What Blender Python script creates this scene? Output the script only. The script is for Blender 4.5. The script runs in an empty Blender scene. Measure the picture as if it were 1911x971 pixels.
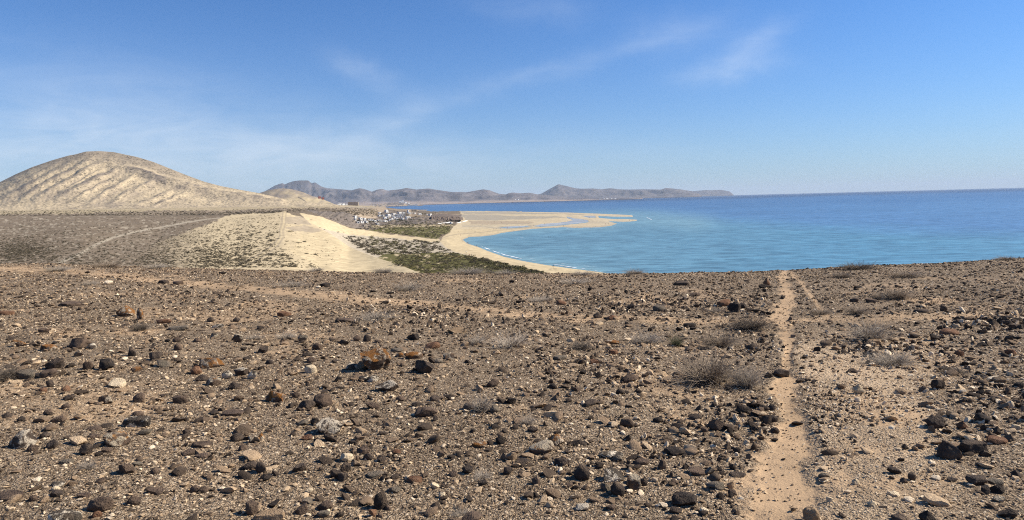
import bpy, bmesh, math, random
import numpy as np
from mathutils import Vector, Matrix, Euler
from mathutils.bvhtree import BVHTree

R = math.radians
random.seed(11)
rng = np.random.default_rng(11)
SC = bpy.context.scene
COL = SC.collection

# ------------------------------------------------------------------ camera
FPX = 1245.0                      # focal length in photo pixels (photo 1911 x 971)
CX, CY = 955.5, 485.5
EYE = 40.0                        # eye height above the sea, metres
ROLL = math.atan(0.0262)
PITCH = math.atan(111.0 * math.cos(ROLL) / FPX)
F0 = np.array([0, math.cos(PITCH), -math.sin(PITCH)])
R0 = np.array([1.0, 0, 0])
U0 = np.array([0, math.sin(PITCH), math.cos(PITCH)])
RR = math.cos(ROLL) * R0 - math.sin(ROLL) * U0
UU = math.sin(ROLL) * R0 + math.cos(ROLL) * U0
cam_d = bpy.data.cameras.new('camera')
cam_d.sensor_width = 36.0
cam_d.lens = 36.0 * FPX / 1911.0
cam_d.clip_start = 0.05
cam_d.clip_end = 200000.0
cam = bpy.data.objects.new('camera', cam_d)
COL.objects.link(cam)
m = Matrix.Identity(4)
for i in range(3):
    m[i][0] = RR[i]; m[i][1] = UU[i]; m[i][2] = -F0[i]
m[2][3] = EYE
cam.matrix_world = m
SC.camera = cam

def ray(px, py):
    px = np.asarray(px, float); py = np.asarray(py, float)
    a = ((px - CX) / FPX)[..., None]; b = ((CY - py) / FPX)[..., None]
    return F0 + a * RR + b * UU

def hy(px):                        # photo row of the true horizon
    return 374.0 - 0.0262 * (px - 955.0)

def at(px, py, d):                 # point on the ray of a photo pixel at forward distance d
    r = ray(px, py)
    p = r * (np.asarray(d, float) / r[..., 1])[..., None]
    p[..., 2] += EYE
    return p

def proj(P):
    v = P - np.array([0, 0, EYE])
    w = v @ F0
    return CX + FPX * (v @ RR) / w, CY - FPX * (v @ UU) / w

# ------------------------------------------------------------------ daylight
SUN_AZ, SUN_EL = 80.0, 38.0        # azimuth clockwise from +Y (the view), elevation
SKY_STRENGTH, SUN_STRENGTH = 0.058, 4.9
EXPOSURE = 0.66
HAZE = 1.9e-5
sd = Vector((math.sin(R(SUN_AZ)) * math.cos(R(SUN_EL)), math.cos(R(SUN_AZ)) * math.cos(R(SUN_EL)), math.sin(R(SUN_EL))))
sun_l = bpy.data.lights.new('sun', 'SUN')
sun_l.energy = SUN_STRENGTH; sun_l.angle = R(0.53); sun_l.color = (1.0, 0.93, 0.81)
sun = bpy.data.objects.new('sun', sun_l)
sun.rotation_euler = sd.to_track_quat('Z', 'Y').to_euler()
COL.objects.link(sun)
SC.view_settings.view_transform = 'Standard'
SC.view_settings.look = 'None'
SC.view_settings.exposure = EXPOSURE
SC.view_settings.gamma = 1.0
SC.view_settings.use_curve_mapping = False
SC.cycles.max_bounces = 6
SC.cycles.volume_bounces = 0
SC.cycles.volume_step_rate = 5.0
SC.cycles.use_denoising = False
SC.cycles.filter_width = 1.1
SC.cycles.use_adaptive_sampling = False
SC.cycles.denoiser = 'OPENIMAGEDENOISE'
SC.cycles.denoising_input_passes = 'RGB_ALBEDO_NORMAL'
SC.cycles.denoising_prefilter = 'ACCURATE'

class NT:                          # small helper that wires shader / geometry nodes
    def __init__(s, tree): s.t = tree; s.n = tree.nodes; s.l = tree.links
    def add(s, kind, **kw):
        nd = s.n.new(kind)
        for k, v in kw.items():
            setattr(nd, k, v)
        return nd
    def put(s, sock, v):
        if hasattr(v, 'is_output') or isinstance(v, bpy.types.NodeSocket): s.l.new(v, sock)
        else: sock.default_value = v
    def math(s, op, a, b=None, c=None, clamp=False):
        nd = s.add('ShaderNodeMath', operation=op, use_clamp=clamp)
        s.put(nd.inputs[0], a)
        if b is not None: s.put(nd.inputs[1], b)
        if c is not None: s.put(nd.inputs[2], c)
        return nd.outputs[0]
    def vmath(s, op, a, b=None):
        nd = s.add('ShaderNodeVectorMath', operation=op)
        s.put(nd.inputs[0], a)
        if b is not None: s.put(nd.inputs[1], b)
        return nd.outputs[0]
    def mix(s, f, a, b, mode='MIX'):
        nd = s.add('ShaderNodeMix', data_type='RGBA', blend_type=mode)
        s.put(nd.inputs[0], f)
        for i, v in ((6, a), (7, b)):
            if isinstance(v, tuple) and len(v) == 3: v = (*v, 1)
            s.put(nd.inputs[i], v)
        return nd.outputs[2]
    def ramp(s, f, stops, interp='LINEAR'):
        nd = s.add('ShaderNodeValToRGB')
        cr = nd.color_ramp; cr.interpolation = interp
        while len(cr.elements) > len(stops): cr.elements.remove(cr.elements[-1])
        while len(cr.elements) < len(stops): cr.elements.new(0.5)
        for e, (p, c) in zip(cr.elements, stops):
            e.position = p; e.color = (*c, 1) if isinstance(c, tuple) else (c, c, c, 1)
        s.put(nd.inputs[0], f)
        return nd.outputs[0]
    def noise(s, vec, scale, detail=4, rough=0.55, dist=0.0):
        nd = s.add('ShaderNodeTexNoise')
        if vec is not None: s.l.new(vec, nd.inputs['Vector'])
        nd.inputs['Scale'].default_value = scale; nd.inputs['Detail'].default_value = detail
        nd.inputs['Roughness'].default_value = rough; nd.inputs['Distortion'].default_value = dist
        return nd.outputs['Fac']
    def voro(s, vec, scale, out='Distance', rand=1.0, feature='F1'):
        nd = s.add('ShaderNodeTexVoronoi', feature=feature)
        if vec is not None: s.l.new(vec, nd.inputs['Vector'])
        nd.inputs['Scale'].default_value = scale; nd.inputs['Randomness'].default_value = rand
        return nd.outputs[out]
    def attr(s, name, out='Fac', kind='GEOMETRY'):
        nd = s.add('ShaderNodeAttribute', attribute_name=name); nd.attribute_type = kind
        return nd.outputs[out]

world = bpy.data.worlds.new('World'); SC.world = world; world.use_nodes = True
W = NT(world.node_tree)
W.n.clear()
sky = W.add('ShaderNodeTexSky', sky_type='NISHITA')
sky.sun_disc = False
sky.sun_elevation = R(SUN_EL); sky.sun_rotation = R(SUN_AZ)
sky.altitude = 0; sky.air_density = 1.0; sky.dust_density = 0.3; sky.ozone_density = 5.0
tc = W.add('ShaderNodeTexCoord').outputs['Generated']
sp = W.add('ShaderNodeSeparateXYZ'); W.l.new(tc, sp.inputs[0])
az = W.math('MULTIPLY', W.math('ARCTAN2', sp.outputs[0], sp.outputs[1]), 180 / math.pi)
el = W.math('MULTIPLY', W.math('ARCSINE', sp.outputs[2]), 180 / math.pi)
cmb = W.add('ShaderNodeCombineXYZ'); W.l.new(az, cmb.inputs[0]); W.l.new(el, cmb.inputs[1])
ae = cmb.outputs[0]
mp = W.add('ShaderNodeMapping'); mp.inputs['Rotation'].default_value = (0, 0, R(-16)); mp.inputs['Scale'].default_value = (0.10, 0.42, 1)
W.l.new(ae, mp.inputs[0])
streak = W.noise(mp.outputs[0], 1.3, 6, 0.6, 0.6)
soft = W.noise(ae, 0.12, 4, 0.55, 0.3)
wob1 = W.math('MULTIPLY', W.math('SUBTRACT', W.noise(ae, 0.16, 4, 0.6), 0.5), 5.0)
wob2 = W.math('MULTIPLY', W.math('SUBTRACT', W.noise(ae, 0.23, 4, 0.6), 0.5), 2.6)
azw = W.math('ADD', az, wob1); elw = W.math('ADD', el, wob2)
def azel(px, py):
    r = ray(px, py); r = r / np.linalg.norm(r)
    return math.degrees(math.atan2(r[0], r[1])), math.degrees(math.asin(r[2]))
def wisp(px, py, ln, th, tilt, amp):        # one soft veil of cirrus: centre, half length, half thickness (degrees), tilt, weight
    a0, e0 = azel(px, py)
    ca, sa = math.cos(R(tilt)), math.sin(R(tilt))
    dx = W.math('SUBTRACT', azw, a0); dy = W.math('SUBTRACT', elw, e0)
    u = W.math('DIVIDE', W.math('ADD', W.math('MULTIPLY', dx, ca), W.math('MULTIPLY', dy, sa)), ln)
    v = W.math('DIVIDE', W.math('SUBTRACT', W.math('MULTIPLY', dy, ca), W.math('MULTIPLY', dx, sa)), th)
    q = W.math('ADD', W.math('MULTIPLY', u, u), W.math('MULTIPLY', v, v))
    return W.math('MULTIPLY', W.math('EXPONENT', W.math('MULTIPLY', q, -1.0)), amp)
wl = [(1265, 62, 4.2, 1.5, 8, .40), (1120, 108, 7, .7, 14, .30), (930, 160, 7, .7, 18, .28), (720, 228, 6, 1.1, 22, .55),
      (1412, 78, 2.6, 1.1, 22, .6), (1368, 130, 3.4, 0.9, 5, .75), (690, 140, 2.6, 0.9, -28, .6), (250, 232, 12, 3.8, -6, .8),
      (1000, 15, 5, 1.2, -5, .3), (620, 298, 17, 1.9, -2, .8), (150, 300, 17, 2.8, 0, .8), (1850, 300, 12, 3.5, 4, .25), (1050, 300, 16, 2.2, 0, .25)]
tot = None
for w_ in wl:
    x = wisp(*w_)
    tot = x if tot is None else W.math('ADD', tot, x)
tex = W.math('ADD', W.math('MULTIPLY', streak, 1.0), W.math('MULTIPLY', soft, 0.5))
tex = W.math('MULTIPLY', W.math('SUBTRACT', tex, 0.35, clamp=True), 1.6)
fac = W.math('MULTIPLY', W.math('MULTIPLY', tot, tex), 0.42, clamp=True)
hz = W.math('MULTIPLY', W.math('EXPONENT', W.math('MULTIPLY', W.math('MAXIMUM', el, 0.0), -0.15)), 0.72)
skt = W.vmath('MULTIPLY', sky.outputs[0], (.47, .96, 1.46))
skc = W.mix(fac, skt, (9.5, 10.6, 12.0))
skc = W.mix(hz, skc, (6.0, 6.9, 7.9))
bg = W.add('ShaderNodeBackground'); W.l.new(skc, bg.inputs[0]); bg.inputs[1].default_value = SKY_STRENGTH
wo = W.add('ShaderNodeOutputWorld'); W.l.new(bg.outputs[0], wo.inputs[0])

# ------------------------------------------------------------------ helpers
def hash2(ix, iy, seed):
    h = (ix.astype(np.int64) * 374761393 + iy.astype(np.int64) * 668265263 + seed * 1442695041) & 0xffffffff
    h = ((h ^ (h >> 13)) * 1274126177) & 0xffffffff
    h = (h ^ (h >> 16)) & 0xffffffff
    return h / 4294967295.0
def vn2(x, y, seed=0):
    ix = np.floor(x); iy = np.floor(y); fx = x - ix; fy = y - iy
    fx = fx * fx * fx * (fx * (fx * 6 - 15) + 10); fy = fy * fy * fy * (fy * (fy * 6 - 15) + 10)
    a = hash2(ix, iy, seed); b = hash2(ix + 1, iy, seed); c = hash2(ix, iy + 1, seed); d = hash2(ix + 1, iy + 1, seed)
    return (a + (b - a) * fx) * (1 - fy) + (c + (d - c) * fx) * fy
def fbm2(x, y, oct=4, seed=0, gain=0.5):
    s = 0; a = 1; t = 0
    for k in range(oct):
        s = s + a * (vn2(x, y, seed + k * 17) - 0.5); t += a; a *= gain
        x, y = x * 1.62 - y * 1.17 + 3.1, x * 1.17 + y * 1.62 + 7.7
    return s / t * 2
def vn3(p, seed=0):
    i = np.floor(p); f = p - i; f = f * f * (3 - 2 * f); r = 0
    for dx in (0, 1):
        for dy in (0, 1):
            for dz in (0, 1):
                h = hash2(i[:, 0] + dx + 57 * (i[:, 2] + dz), i[:, 1] + dy + 131 * (i[:, 2] + dz), seed)
                r = r + h * np.abs(1 - dx - f[:, 0]) * np.abs(1 - dy - f[:, 1]) * np.abs(1 - dz - f[:, 2])
    return r
def fbm3(p, oct=3, seed=0):
    s = 0; a = 1; t = 0
    for k in range(oct):
        s = s + a * (vn3(p, seed + 13 * k) - 0.5); t += a; a *= 0.5; p = p * 2.03 + 5.3
    return s / t * 2
def sstep(x, a, b):
    t = np.clip((x - a) / (b - a), 0, 1); return t * t * (3 - 2 * t)
def inpoly(px, py, poly):
    r = np.zeros(px.shape, bool); n = len(poly)
    for i in range(n):
        x1, y1 = poly[i]; x2, y2 = poly[(i + 1) % n]
        if y1 == y2: continue
        c = ((y1 > py) != (y2 > py)) & (px < (x2 - x1) * (py - y1) / (y2 - y1) + x1)
        r ^= c
    return r
def dline(px, py, pts, ys=1.0):      # distance to a polyline, rows weighted by ys; also the fraction along it
    best = np.full(px.shape, 1e9); fr = np.zeros(px.shape); n = len(pts) - 1
    for i in range(n):
        x1, y1 = pts[i]; x2, y2 = pts[i + 1]
        vx, vy = x2 - x1, (y2 - y1) * ys
        t = np.clip(((px - x1) * vx + (py - y1) * ys * vy) / (vx * vx + vy * vy), 0, 1)
        d = np.hypot(px - x1 - t * vx, (py - y1) * ys - t * vy)
        b = d < best; best = np.where(b, d, best); fr = np.where(b, (i + t) / n, fr)
    return best, fr
def tag(o, label=None, cat=None, group=None, kind=None):
    for k, v in (('label', label), ('category', cat), ('group', group), ('kind', kind)):
        if v: o[k] = v
    return o
def link(name, me, parent=None, loc=None):
    o = bpy.data.objects.new(name, me); COL.objects.link(o)
    if parent is not None: o.parent = parent
    if loc is not None: o.location = loc
    return o
def mesh_np(name, V, F, mat=None, smooth=True, attrs=None):
    me = bpy.data.meshes.new(name)
    V = np.ascontiguousarray(V, np.float32); F = np.ascontiguousarray(F, np.int32); k = F.shape[1]
    me.vertices.add(len(V)); me.vertices.foreach_set('co', V.ravel())
    me.loops.add(F.size); me.loops.foreach_set('vertex_index', F.ravel())
    me.polygons.add(len(F)); me.polygons.foreach_set('loop_start', np.arange(0, F.size, k, dtype=np.int32))
    me.polygons.foreach_set('loop_total', np.full(len(F), k, np.int32))
    me.polygons.foreach_set('use_smooth', np.full(len(F), smooth))
    me.update(calc_edges=True)
    for nm, a in (attrs or {}).items():
        a = np.asarray(a, np.float32)
        if a.ndim == 2:
            if a.shape[1] == 3: a = np.hstack([a, np.ones((len(a), 1), np.float32)])
            at_ = me.attributes.new(nm, 'FLOAT_COLOR', 'POINT'); at_.data.foreach_set('color', a.ravel())
        else:
            at_ = me.attributes.new(nm, 'FLOAT', 'POINT'); at_.data.foreach_set('value', a)
    if mat: me.materials.append(mat)
    return me
def gridf(nr, nc, flip=False):
    i = np.arange(nr - 1)[:, None] * nc + np.arange(nc - 1)[None, :]
    f = np.stack([i, i + 1, i + nc + 1, i + nc], -1).reshape(-1, 4)
    return f[:, ::-1] if flip else f
def new_mat(name, rough=0.9, spec=0.2):
    mt = bpy.data.materials.new(name); mt.use_nodes = True
    t = NT(mt.node_tree); b = t.n['Principled BSDF']
    b.inputs['Roughness'].default_value = rough; b.inputs['Specular IOR Level'].default_value = spec
    return mt, t, b
def bump(t, b, h, strength=0.5, dist=0.01):
    nd = t.add('ShaderNodeBump'); nd.inputs['Strength'].default_value = strength; nd.inputs['Distance'].default_value = dist
    t.put(nd.inputs['Height'], h); t.l.new(nd.outputs[0], b.inputs['Normal'])
def pos(t): return t.add('ShaderNodeNewGeometry').outputs['Position']
def lerp(a, b, t): return a + (b - a) * t

# ------------------------------------------------------------------ lofted landforms
def loft(cols, pxs, segs, smooth=5):
    """cols: [(px, [knots])]; a knot is (py, d) seen at that photo row, or ('h', d, z) given outright."""
    nk = len(cols[0][1]); cp = np.array([c[0] for c in cols], float)
    K = np.zeros((len(cols), nk, 3))
    for i, (px, kn) in enumerate(cols):
        for j, k in enumerate(kn):
            if k[0] == 'h':
                p = at(px, hy(px), k[1]); K[i, j] = (p[0] / p[1], k[1], k[2])
            else:
                p = at(px, k[0], k[1]); K[i, j] = (p[0] / p[1], p[1], p[2])
    D = np.zeros((nk, len(pxs), 3))
    for j in range(nk):
        for c in range(3):
            v = 1 / K[:, j, c] if c == 1 else K[:, j, c]
            w = np.interp(pxs, cp, v)
            if smooth:
                g = np.exp(-np.linspace(-2, 2, 2 * smooth + 1) ** 2); g /= g.sum()
                w = np.convolve(np.pad(w, smooth, mode='edge'), g, 'valid') if c else w
            D[j, :, c] = w
    rows = []
    for j in range(nk - 1):
        n = segs[j]
        for s in range(n if j < nk - 2 else n + 1):
            t = s / n
            q = lerp(D[j, :, 1], D[j + 1, :, 1], t); d = 1 / q
            d0, d1 = 1 / D[j, :, 1], 1 / D[j + 1, :, 1]
            f = (d - d0) / np.where(np.abs(d1 - d0) < 1e-6, 1e-6, d1 - d0)
            z = lerp(D[j, :, 2], D[j + 1, :, 2], f); u = lerp(D[j, :, 0], D[j + 1, :, 0], f)
            rows.append(np.stack([u * d, d, z], -1))
    return np.array(rows)            # rows x cols x 3
# ------------------------------------------------------------------ ground colours (albedo, linear)
SAND = np.array([.50, .395, .235]); WETS = np.array([.36, .29, .20]); GREYS = np.array([.30, .262, .20])
SCREE = np.array([.178, .134, .088]); PALE = np.array([.42, .35, .25]); GREEN = np.array([.088, .078, .026])
DARKSL = np.array([.205, .165, .13]); TAN = np.array([.36, .275, .185]); ROCKD = np.array([.09, .075, .062])

SEA = [(1140, 522), (1133, 509), (1098, 504), (1067, 499.5), (1020, 492), (976, 484), (941, 476), (910, 465), (891, 457), (872, 451),
       (864, 446), (875, 441), (900, 440), (922, 437.5), (938, 433.6), (963, 430.5), (988, 427), (1020, 425), (1051, 423.5), (1070, 424.6),
       (1110, 424), (1125, 423), (1142, 420.5), (1152, 417), (1136, 412.5), (1144, 412.8), (1166, 413.6), (1188, 412.2), (1190, 409.6),
       (1170, 408.6), (1146, 408.5), (1132, 407.5), (1118, 406.3), (1116, 402.9), (1146, 404.2), (1182, 404.3), (1180, 401.2), (1118, 398.6),
       (1059, 396.5), (963, 395), (840, 393), (780, 391.2), (755, 390.2), (720, 389), (714, 386), (705, 383.5), (700, 378), (700, 350), (2300, 330), (2300, 522)]
LAG1 = [(1057, 403.6), (1070, 407), (1096, 410), (1099, 414), (1078, 417), (1031, 421.3), (1009, 422.5), (995, 421.7), (1011, 417.4),
        (1039, 415.6), (1058, 413.4), (1070, 410.4), (1059, 407)]
LAG2 = [(930, 424.6), (944, 422.6), (965, 421.2), (984, 420.6), (990, 421.6), (975, 423.6), (950, 425.6)]
LAG3 = [(1086, 402.6), (1110, 402.4), (1112, 405.6), (1098, 405.8)]

cols = [
 (-260, [('h', 70, 6), (512, 200), (450, 330), (436, 400), (424, 520), (416, 640), (411, 760), (407, 950), (403, 1300), (400, 1800), ('h', 3000, 40)]),
 (0,    [('h', 70, 6), (508, 200), (445, 330), (430, 400), (418, 520), (410, 640), (405.5, 760), (401, 950), (396, 1300), (392, 1800), ('h', 3000, 40)]),
 (150,  [('h', 70, 6), (508, 190), (440, 330), (426, 400), (415, 520), (408, 640), (403.5, 760), (399, 950), (394, 1300), (390, 1800), ('h', 3000, 42)]),
 (300,  [('h', 70, 6), (510, 185), (432, 400), (421, 470), (412, 560), (407, 660), (403, 760), (398, 900), (393, 1200), (389, 1700), ('h', 3000, 44)]),
 (450,  [('h', 70, 6), (512, 180), (413, 500), (409, 545), (405, 610), (402, 670), (400, 730), (396, 900), (391, 1300), (386, 2000), ('h', 3200, 43)]),
 (530,  [('h', 70, 6), (514, 178), (397, 620), (396.4, 650), (395.5, 720), (394.4, 780), (393.6, 840), (392, 950), (388, 1500), (384, 2600), ('h', 4000, 43)]),
 (565,  [('h', 70, 6), (515, 180), (411, 540), ('h', 570, 27.2), (408.5, 610), (400, 740), ('h', 790, 30.2), (393, 1000), (387.4, 1600), (383.6, 2800), ('h', 4500, 42)]),
 (600,  [('h', 70, 6), (516, 185), (427, 450), ('h', 480, 20.5), (424.5, 560), (406, 760), ('h', 800, 24.5), (395, 1000), (387.4, 1500), (382.4, 3200), ('h', 5200, 41)]),
 (650,  [('h', 70, 6), (517, 190), (460, 330), ('h', 400, 6), (439, 640), (424, 740), ('h', 800, 10), (398, 1000), (386.6, 1800), (382.6, 4200), ('h', 6000, 38)]),
 (700,  [('h', 70, 6), (518, 195), (480, 250), ('h', 320, 4), (441.5, 700), (431, 770), ('h', 820, 6), (412, 1100), (390, 1600), (385, 4400), ('h', 5600, 4)]),
 (741,  [('h', 70, 6), (520, 190), (493.5, 220), ('h', 280, 4), (444.5, 690), (438, 740), ('h', 790, 3.6), (412, 1190), (392, 1700), (390, 3400), ('h', 4200, -3)]),
 (780,  [('h', 70, 6), (522, 180), (509, 195), ('h', 250, 4), (447.5, 670), (443, 700), ('h', 730, 3), (412, 1195), (394, 1700), (391.2, 3400), ('h', 4200, -3)]),
 (817,  [('h', 70, 6), (545, 150), (527, 170), ('h', 230, 3), (450.5, 640), (447.5, 665), ('h', 700, 2), (413, 1220), (396.5, 1700), (391.8, 3400), ('h', 4000, -3)]),
 (862,  [('h', 70, 5), (560, 140), (545, 155), ('h', 220, 2), ('h', 620, 2), ('h', 660, 1.6), ('h', 700, 1), ('h', 1250, 1.5), ('h', 1750, 1.8), (392.6, 3100), ('h', 3800, -3)]),
 (930,  [('h', 70, 4), ('h', 120, 3), ('h', 150, 2.5), ('h', 210, 2), ('h', 620, 1), ('h', 660, 1), ('h', 700, .8), ('h', 1300, .7), ('h', 1800, .7), ('h', 2500, .5), ('h', 3000, -3)]),
 (1100, [('h', 70, 1), ('h', 120, .5), ('h', 150, .3), ('h', 210, .25), ('h', 620, .4), ('h', 660, .6), ('h', 700, .6), ('h', 1200, .6), ('h', 1500, .6), ('h', 2000, .5), ('h', 2500, -3)]),
 (1330, [('h', 70, 1), ('h', 120, .5), ('h', 150, .3), ('h', 210, .25), ('h', 620, .6), ('h', 660, .6), ('h', 700, .6), ('h', 1200, .6), ('h', 1500, .6), ('h', 2000, .5), ('h', 2500, -3)]),
]
pxs = np.arange(-260, 1321, 2.0)
L = loft(cols, pxs, [8, 110, 16, 120, 26, 8, 66, 56, 40, 5])
nr, nc, _ = L.shape
P = L.reshape(-1, 3)
X, Y, Z = P.T.copy()
px, py = proj(P)
row = np.repeat(np.arange(nr), nc); seg_edges = np.cumsum([0, 8, 110, 16, 120, 26, 8, 66, 56, 40, 5])
wj = fbm2(px * .05, py * .12, 3, 5); wj2 = fbm2(px * .22, py * .5, 3, 9)
jx, jy = px + 5 * wj + 2.5 * wj2, py + 2.2 * wj + 1.6 * wj2
Q = lambda poly: inpoly(jx, jy, poly)
sea_m = inpoly(px + .8 * wj2, py + .25 * wj2, SEA) | inpoly(px, py + .3 * wj2, LAG1) | inpoly(px, py + .2 * wj2, LAG2) | inpoly(px, py + .2 * wj2, LAG3)
sea_m &= px > 764
# ---- colour zones
C = np.tile(SCREE, (len(P), 1)); speck = np.zeros(len(P)); rough_z = np.zeros(len(P))
def paint(mask, c, f=1.0):
    global C
    w = (np.asarray(mask, float) * f)[:, None]; C = C * (1 - w) + np.asarray(c) * w
n1 = fbm2(X * .02, Y * .02, 4, 21); n2 = fbm2(X * .11, Y * .045, 4, 22)
paint(sstep(fbm2(px * .19, py * .6, 3, 24), .22, .42) * (py > 404) * (px < 480), PALE * 1.0, .6)
paint(sstep(n1, .0, .5), TAN * .62, .5)
back = Q([(-300, 406), (0, 402), (150, 401), (300, 400.5), (420, 398), (520, 393), (600, 391), (640, 391), (640, 370), (-300, 385)])
paint(back, TAN * .8); 
paint(Q([(-300, 402), (0, 400.5), (120, 399.5), (220, 396), (300, 393), (420, 392), (560, 389), (700, 386), (700, 340), (-300, 340)]), SAND * .85, .85)
speck += .8 * (py < 404) * (px < 720)
duneL = Q([(325, 512), (250, 490), (290, 455), (350, 432), (395, 418), (420, 404), (470, 399), (530, 396), (560, 404), (600, 424), (650, 458), (700, 478), (790, 512)])
dw = sstep(px + 12 * n1, 255, 440)
paint(duneL * np.clip(dw * 1.15 + .3 * wj2, 0, 1), SAND * np.array([.98, .98, 1.0]))
speck = np.where(duneL, .18, speck)
cleanL = Q([(545, 470), (560, 440), (600, 430), (650, 458), (700, 479), (745, 494), (800, 515), (560, 515), (585, 492)])
paint(cleanL, SAND * 1.03); speck = np.where(cleanL, 0.0, speck)
greyp = Q([(525, 405), (565, 405), (582, 420), (560, 418), (530, 419)]) | Q([(530, 424), (565, 420), (600, 428), (592, 433), (550, 433)])
paint(greyp, DARKSL * 1.25, .5)
mid = (row >= seg_edges[3]) & (px > 560)
zoneB = mid & Q([(560, 400), (600, 422), (640, 433), (690, 440), (741, 445), (817, 451), (826, 462), (842, 472), (830, 474), (760, 474), (650, 500), (640, 460)])
paint(zoneB, PALE * 1.02); speck = np.where(zoneB, .2, speck)
flatB = mid & (px > 630) & (py > 450) & (px < 900)
paint(flatB, PALE * .98)
tongue = mid & Q([(556, 396), (570, 399), (600, 405), (621, 413), (648, 424), (679, 429), (729, 437.5), (792, 444), (822, 447), (824, 452), (780, 449), (741, 445), (691, 441), (653, 439), (623, 431), (600, 427), (577, 415)])
paint(tongue, SAND * 1.06); speck = np.where(tongue, 0, speck)
dsl = mid & Q([(574, 393), (600, 393), (640, 395), (662, 401), (668, 412), (690, 420), (700, 432), (679, 428), (648, 423), (621, 412), (600, 403)])
paint(dsl, DARKSL * .95)
vill = mid & Q([(655, 396), (700, 398), (720, 391), (760, 391), (800, 396), (862, 401), (866, 411), (850, 417), (830, 420), (760, 424), (705, 431), (680, 428), (664, 412)])
paint(vill, DARKSL * .72); paint(vill * sstep(wj2, 0.1, .5), TAN, .6)
paint(mid & Q([(640, 389), (720, 387), (722, 391), (708, 402), (700, 408), (672, 405), (655, 398)]), TAN * 1.05)
speck = np.where((px > 620) & (py < 405) & (px < 830), .75, speck)
paint(mid & Q([(720, 390), (760, 390.5), (830, 395), (870, 400), (840, 401), (790, 397), (740, 394)]), TAN * .75)
paint(mid & Q([(690, 421), (760, 420), (845, 418), (846, 424), (700, 426)]), SAND * .85, .8)
g2 = mid & Q([(686, 430), (720, 424), (780, 423), (846, 423), (840, 433), (822, 440), (818, 446), (792, 443.5), (740, 437), (700, 432)])
paint(g2, GREEN * 1.5)
paint(g2 * sstep(fbm2(px * .3, py * .7, 2, 3), .3, .5), TAN, .7)
BEACH = [(846, 424), (862, 412), (868, 402), (890, 396), (1200, 398), (1200, 425), (1160, 540), (1060, 540), (1040, 512), (1000, 505), (960, 497), (930, 489), (900, 483), (870, 476), (848, 470), (832, 462), (822, 452), (826, 443), (840, 434)]
beach = inpoly(jx * .4 + px * .6, jy * .3 + py * .7, BEACH) | ((jx > 862) & (py < 412)) | ((px > 1060) & (py < 560))
paint(beach & mid, SAND * 1.0)
paint(beach & (py < 428), np.array([.44, .37, .265]), .35 + .35 * sstep(px, 980, 1180))
speck = np.where(beach, 0, speck)
g1 = mid & Q([(690, 486), (720, 474), (770, 473), (845, 471), (870, 477), (905, 485), (935, 491), (965, 499), (1000, 506), (1045, 515), (1050, 560), (700, 560), (735, 494)])
gn = fbm2(X * .05, Y * .05, 3, 31)
paint(g1, GREEN * 1.15); paint(g1 * sstep(gn, .1, .6), GREEN * np.array([1.9, 1.5, 1.6]), .7)
paint(g1 * sstep(fbm2(px * .10, py * .32, 3, 44), .34, .46), SAND * .9, .9)
speck = np.where(g1, .25, speck)
for poly, c, f in [
    ([(868, 394.5), (960, 396), (1040, 398), (1020, 400), (940, 399), (870, 400)], GREYS * 1.02, .8),
    ([(862, 402), (900, 402), (960, 403), (1040, 404), (1060, 407), (1000, 408), (900, 412), (868, 411)], GREYS, .85),
    ([(880, 413), (930, 412), (985, 413), (1000, 416), (960, 418), (900, 419), (875, 419)], GREYS * np.array([1.05, .93, .85]), .7),
    ([(895, 424), (930, 422), (1000, 419), (1008, 422), (960, 426), (930, 427)], GREYS, .6),
    ([(1055, 399), (1100, 400), (1085, 401.3), (1060, 401)], GREYS, .6)]:
    paint(inpoly(px + 14 * wj, py + 1.6 * wj, poly), c, f)
stripes = sstep(fbm2(px * .008, py * .55, 3, 61), .05, .4)
paint((px > 862) & (py < 414) & beach, GREYS * 1.1, .45) if False else paint(((px > 862) & (py < 424)) * stripes, GREYS * 1.05, .5)
dw_, _f = dline(px, py, [(814, 452), (822, 446), (838, 440), (860, 436.5), (900, 434), (940, 429), (1000, 423.5), (1060, 419.5)], 2.2)
paint((dw_ < 1.6), WETS * .85, .5)                                 # wrack line
ds_, _f = dline(px, py, [(1133, 509), (1098, 504), (1067, 499.5), (1020, 492), (976, 484), (941, 476), (910, 465), (891, 457), (872, 451), (864, 446), (875, 441), (900, 440), (938, 433.6), (988, 427), (1051, 423.5), (1110, 424), (1150, 418)], 2.0)
paint(np.clip(1 - ds_ / 3.4, 0, 1) ** .7 * beach, WETS, .8)
# tracks
dr, fr = dline(px, py, [(105, 494), (150, 473), (180, 456), (215, 442), (250, 433), (300, 424), (345, 416), (385, 410), (410, 407)], 1.6)
paint(np.clip(1.4 - dr / (4.2 - 2.6 * fr), 0, 1), PALE * .95, .8)
dr, fr = dline(px, py, [(531, 397), (530, 408), (529, 418), (525, 430), (526, 442), (517, 455), (503, 466), (480, 481), (440, 500)], .8)
paint(np.clip(3 - dr * .6, 0, 1), SAND * 1.02, .9); speck = np.where(dr < 5, 0, speck)
paint(np.clip(1.5 - np.abs(dr - 3.2) * .8, 0, 1), DARKSL, .5)
paint(mid & Q([(640, 383.6), (700, 386), (716, 388), (700, 389), (640, 387)]), PALE, .6)
C[sea_m] = WETS * .8
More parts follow.
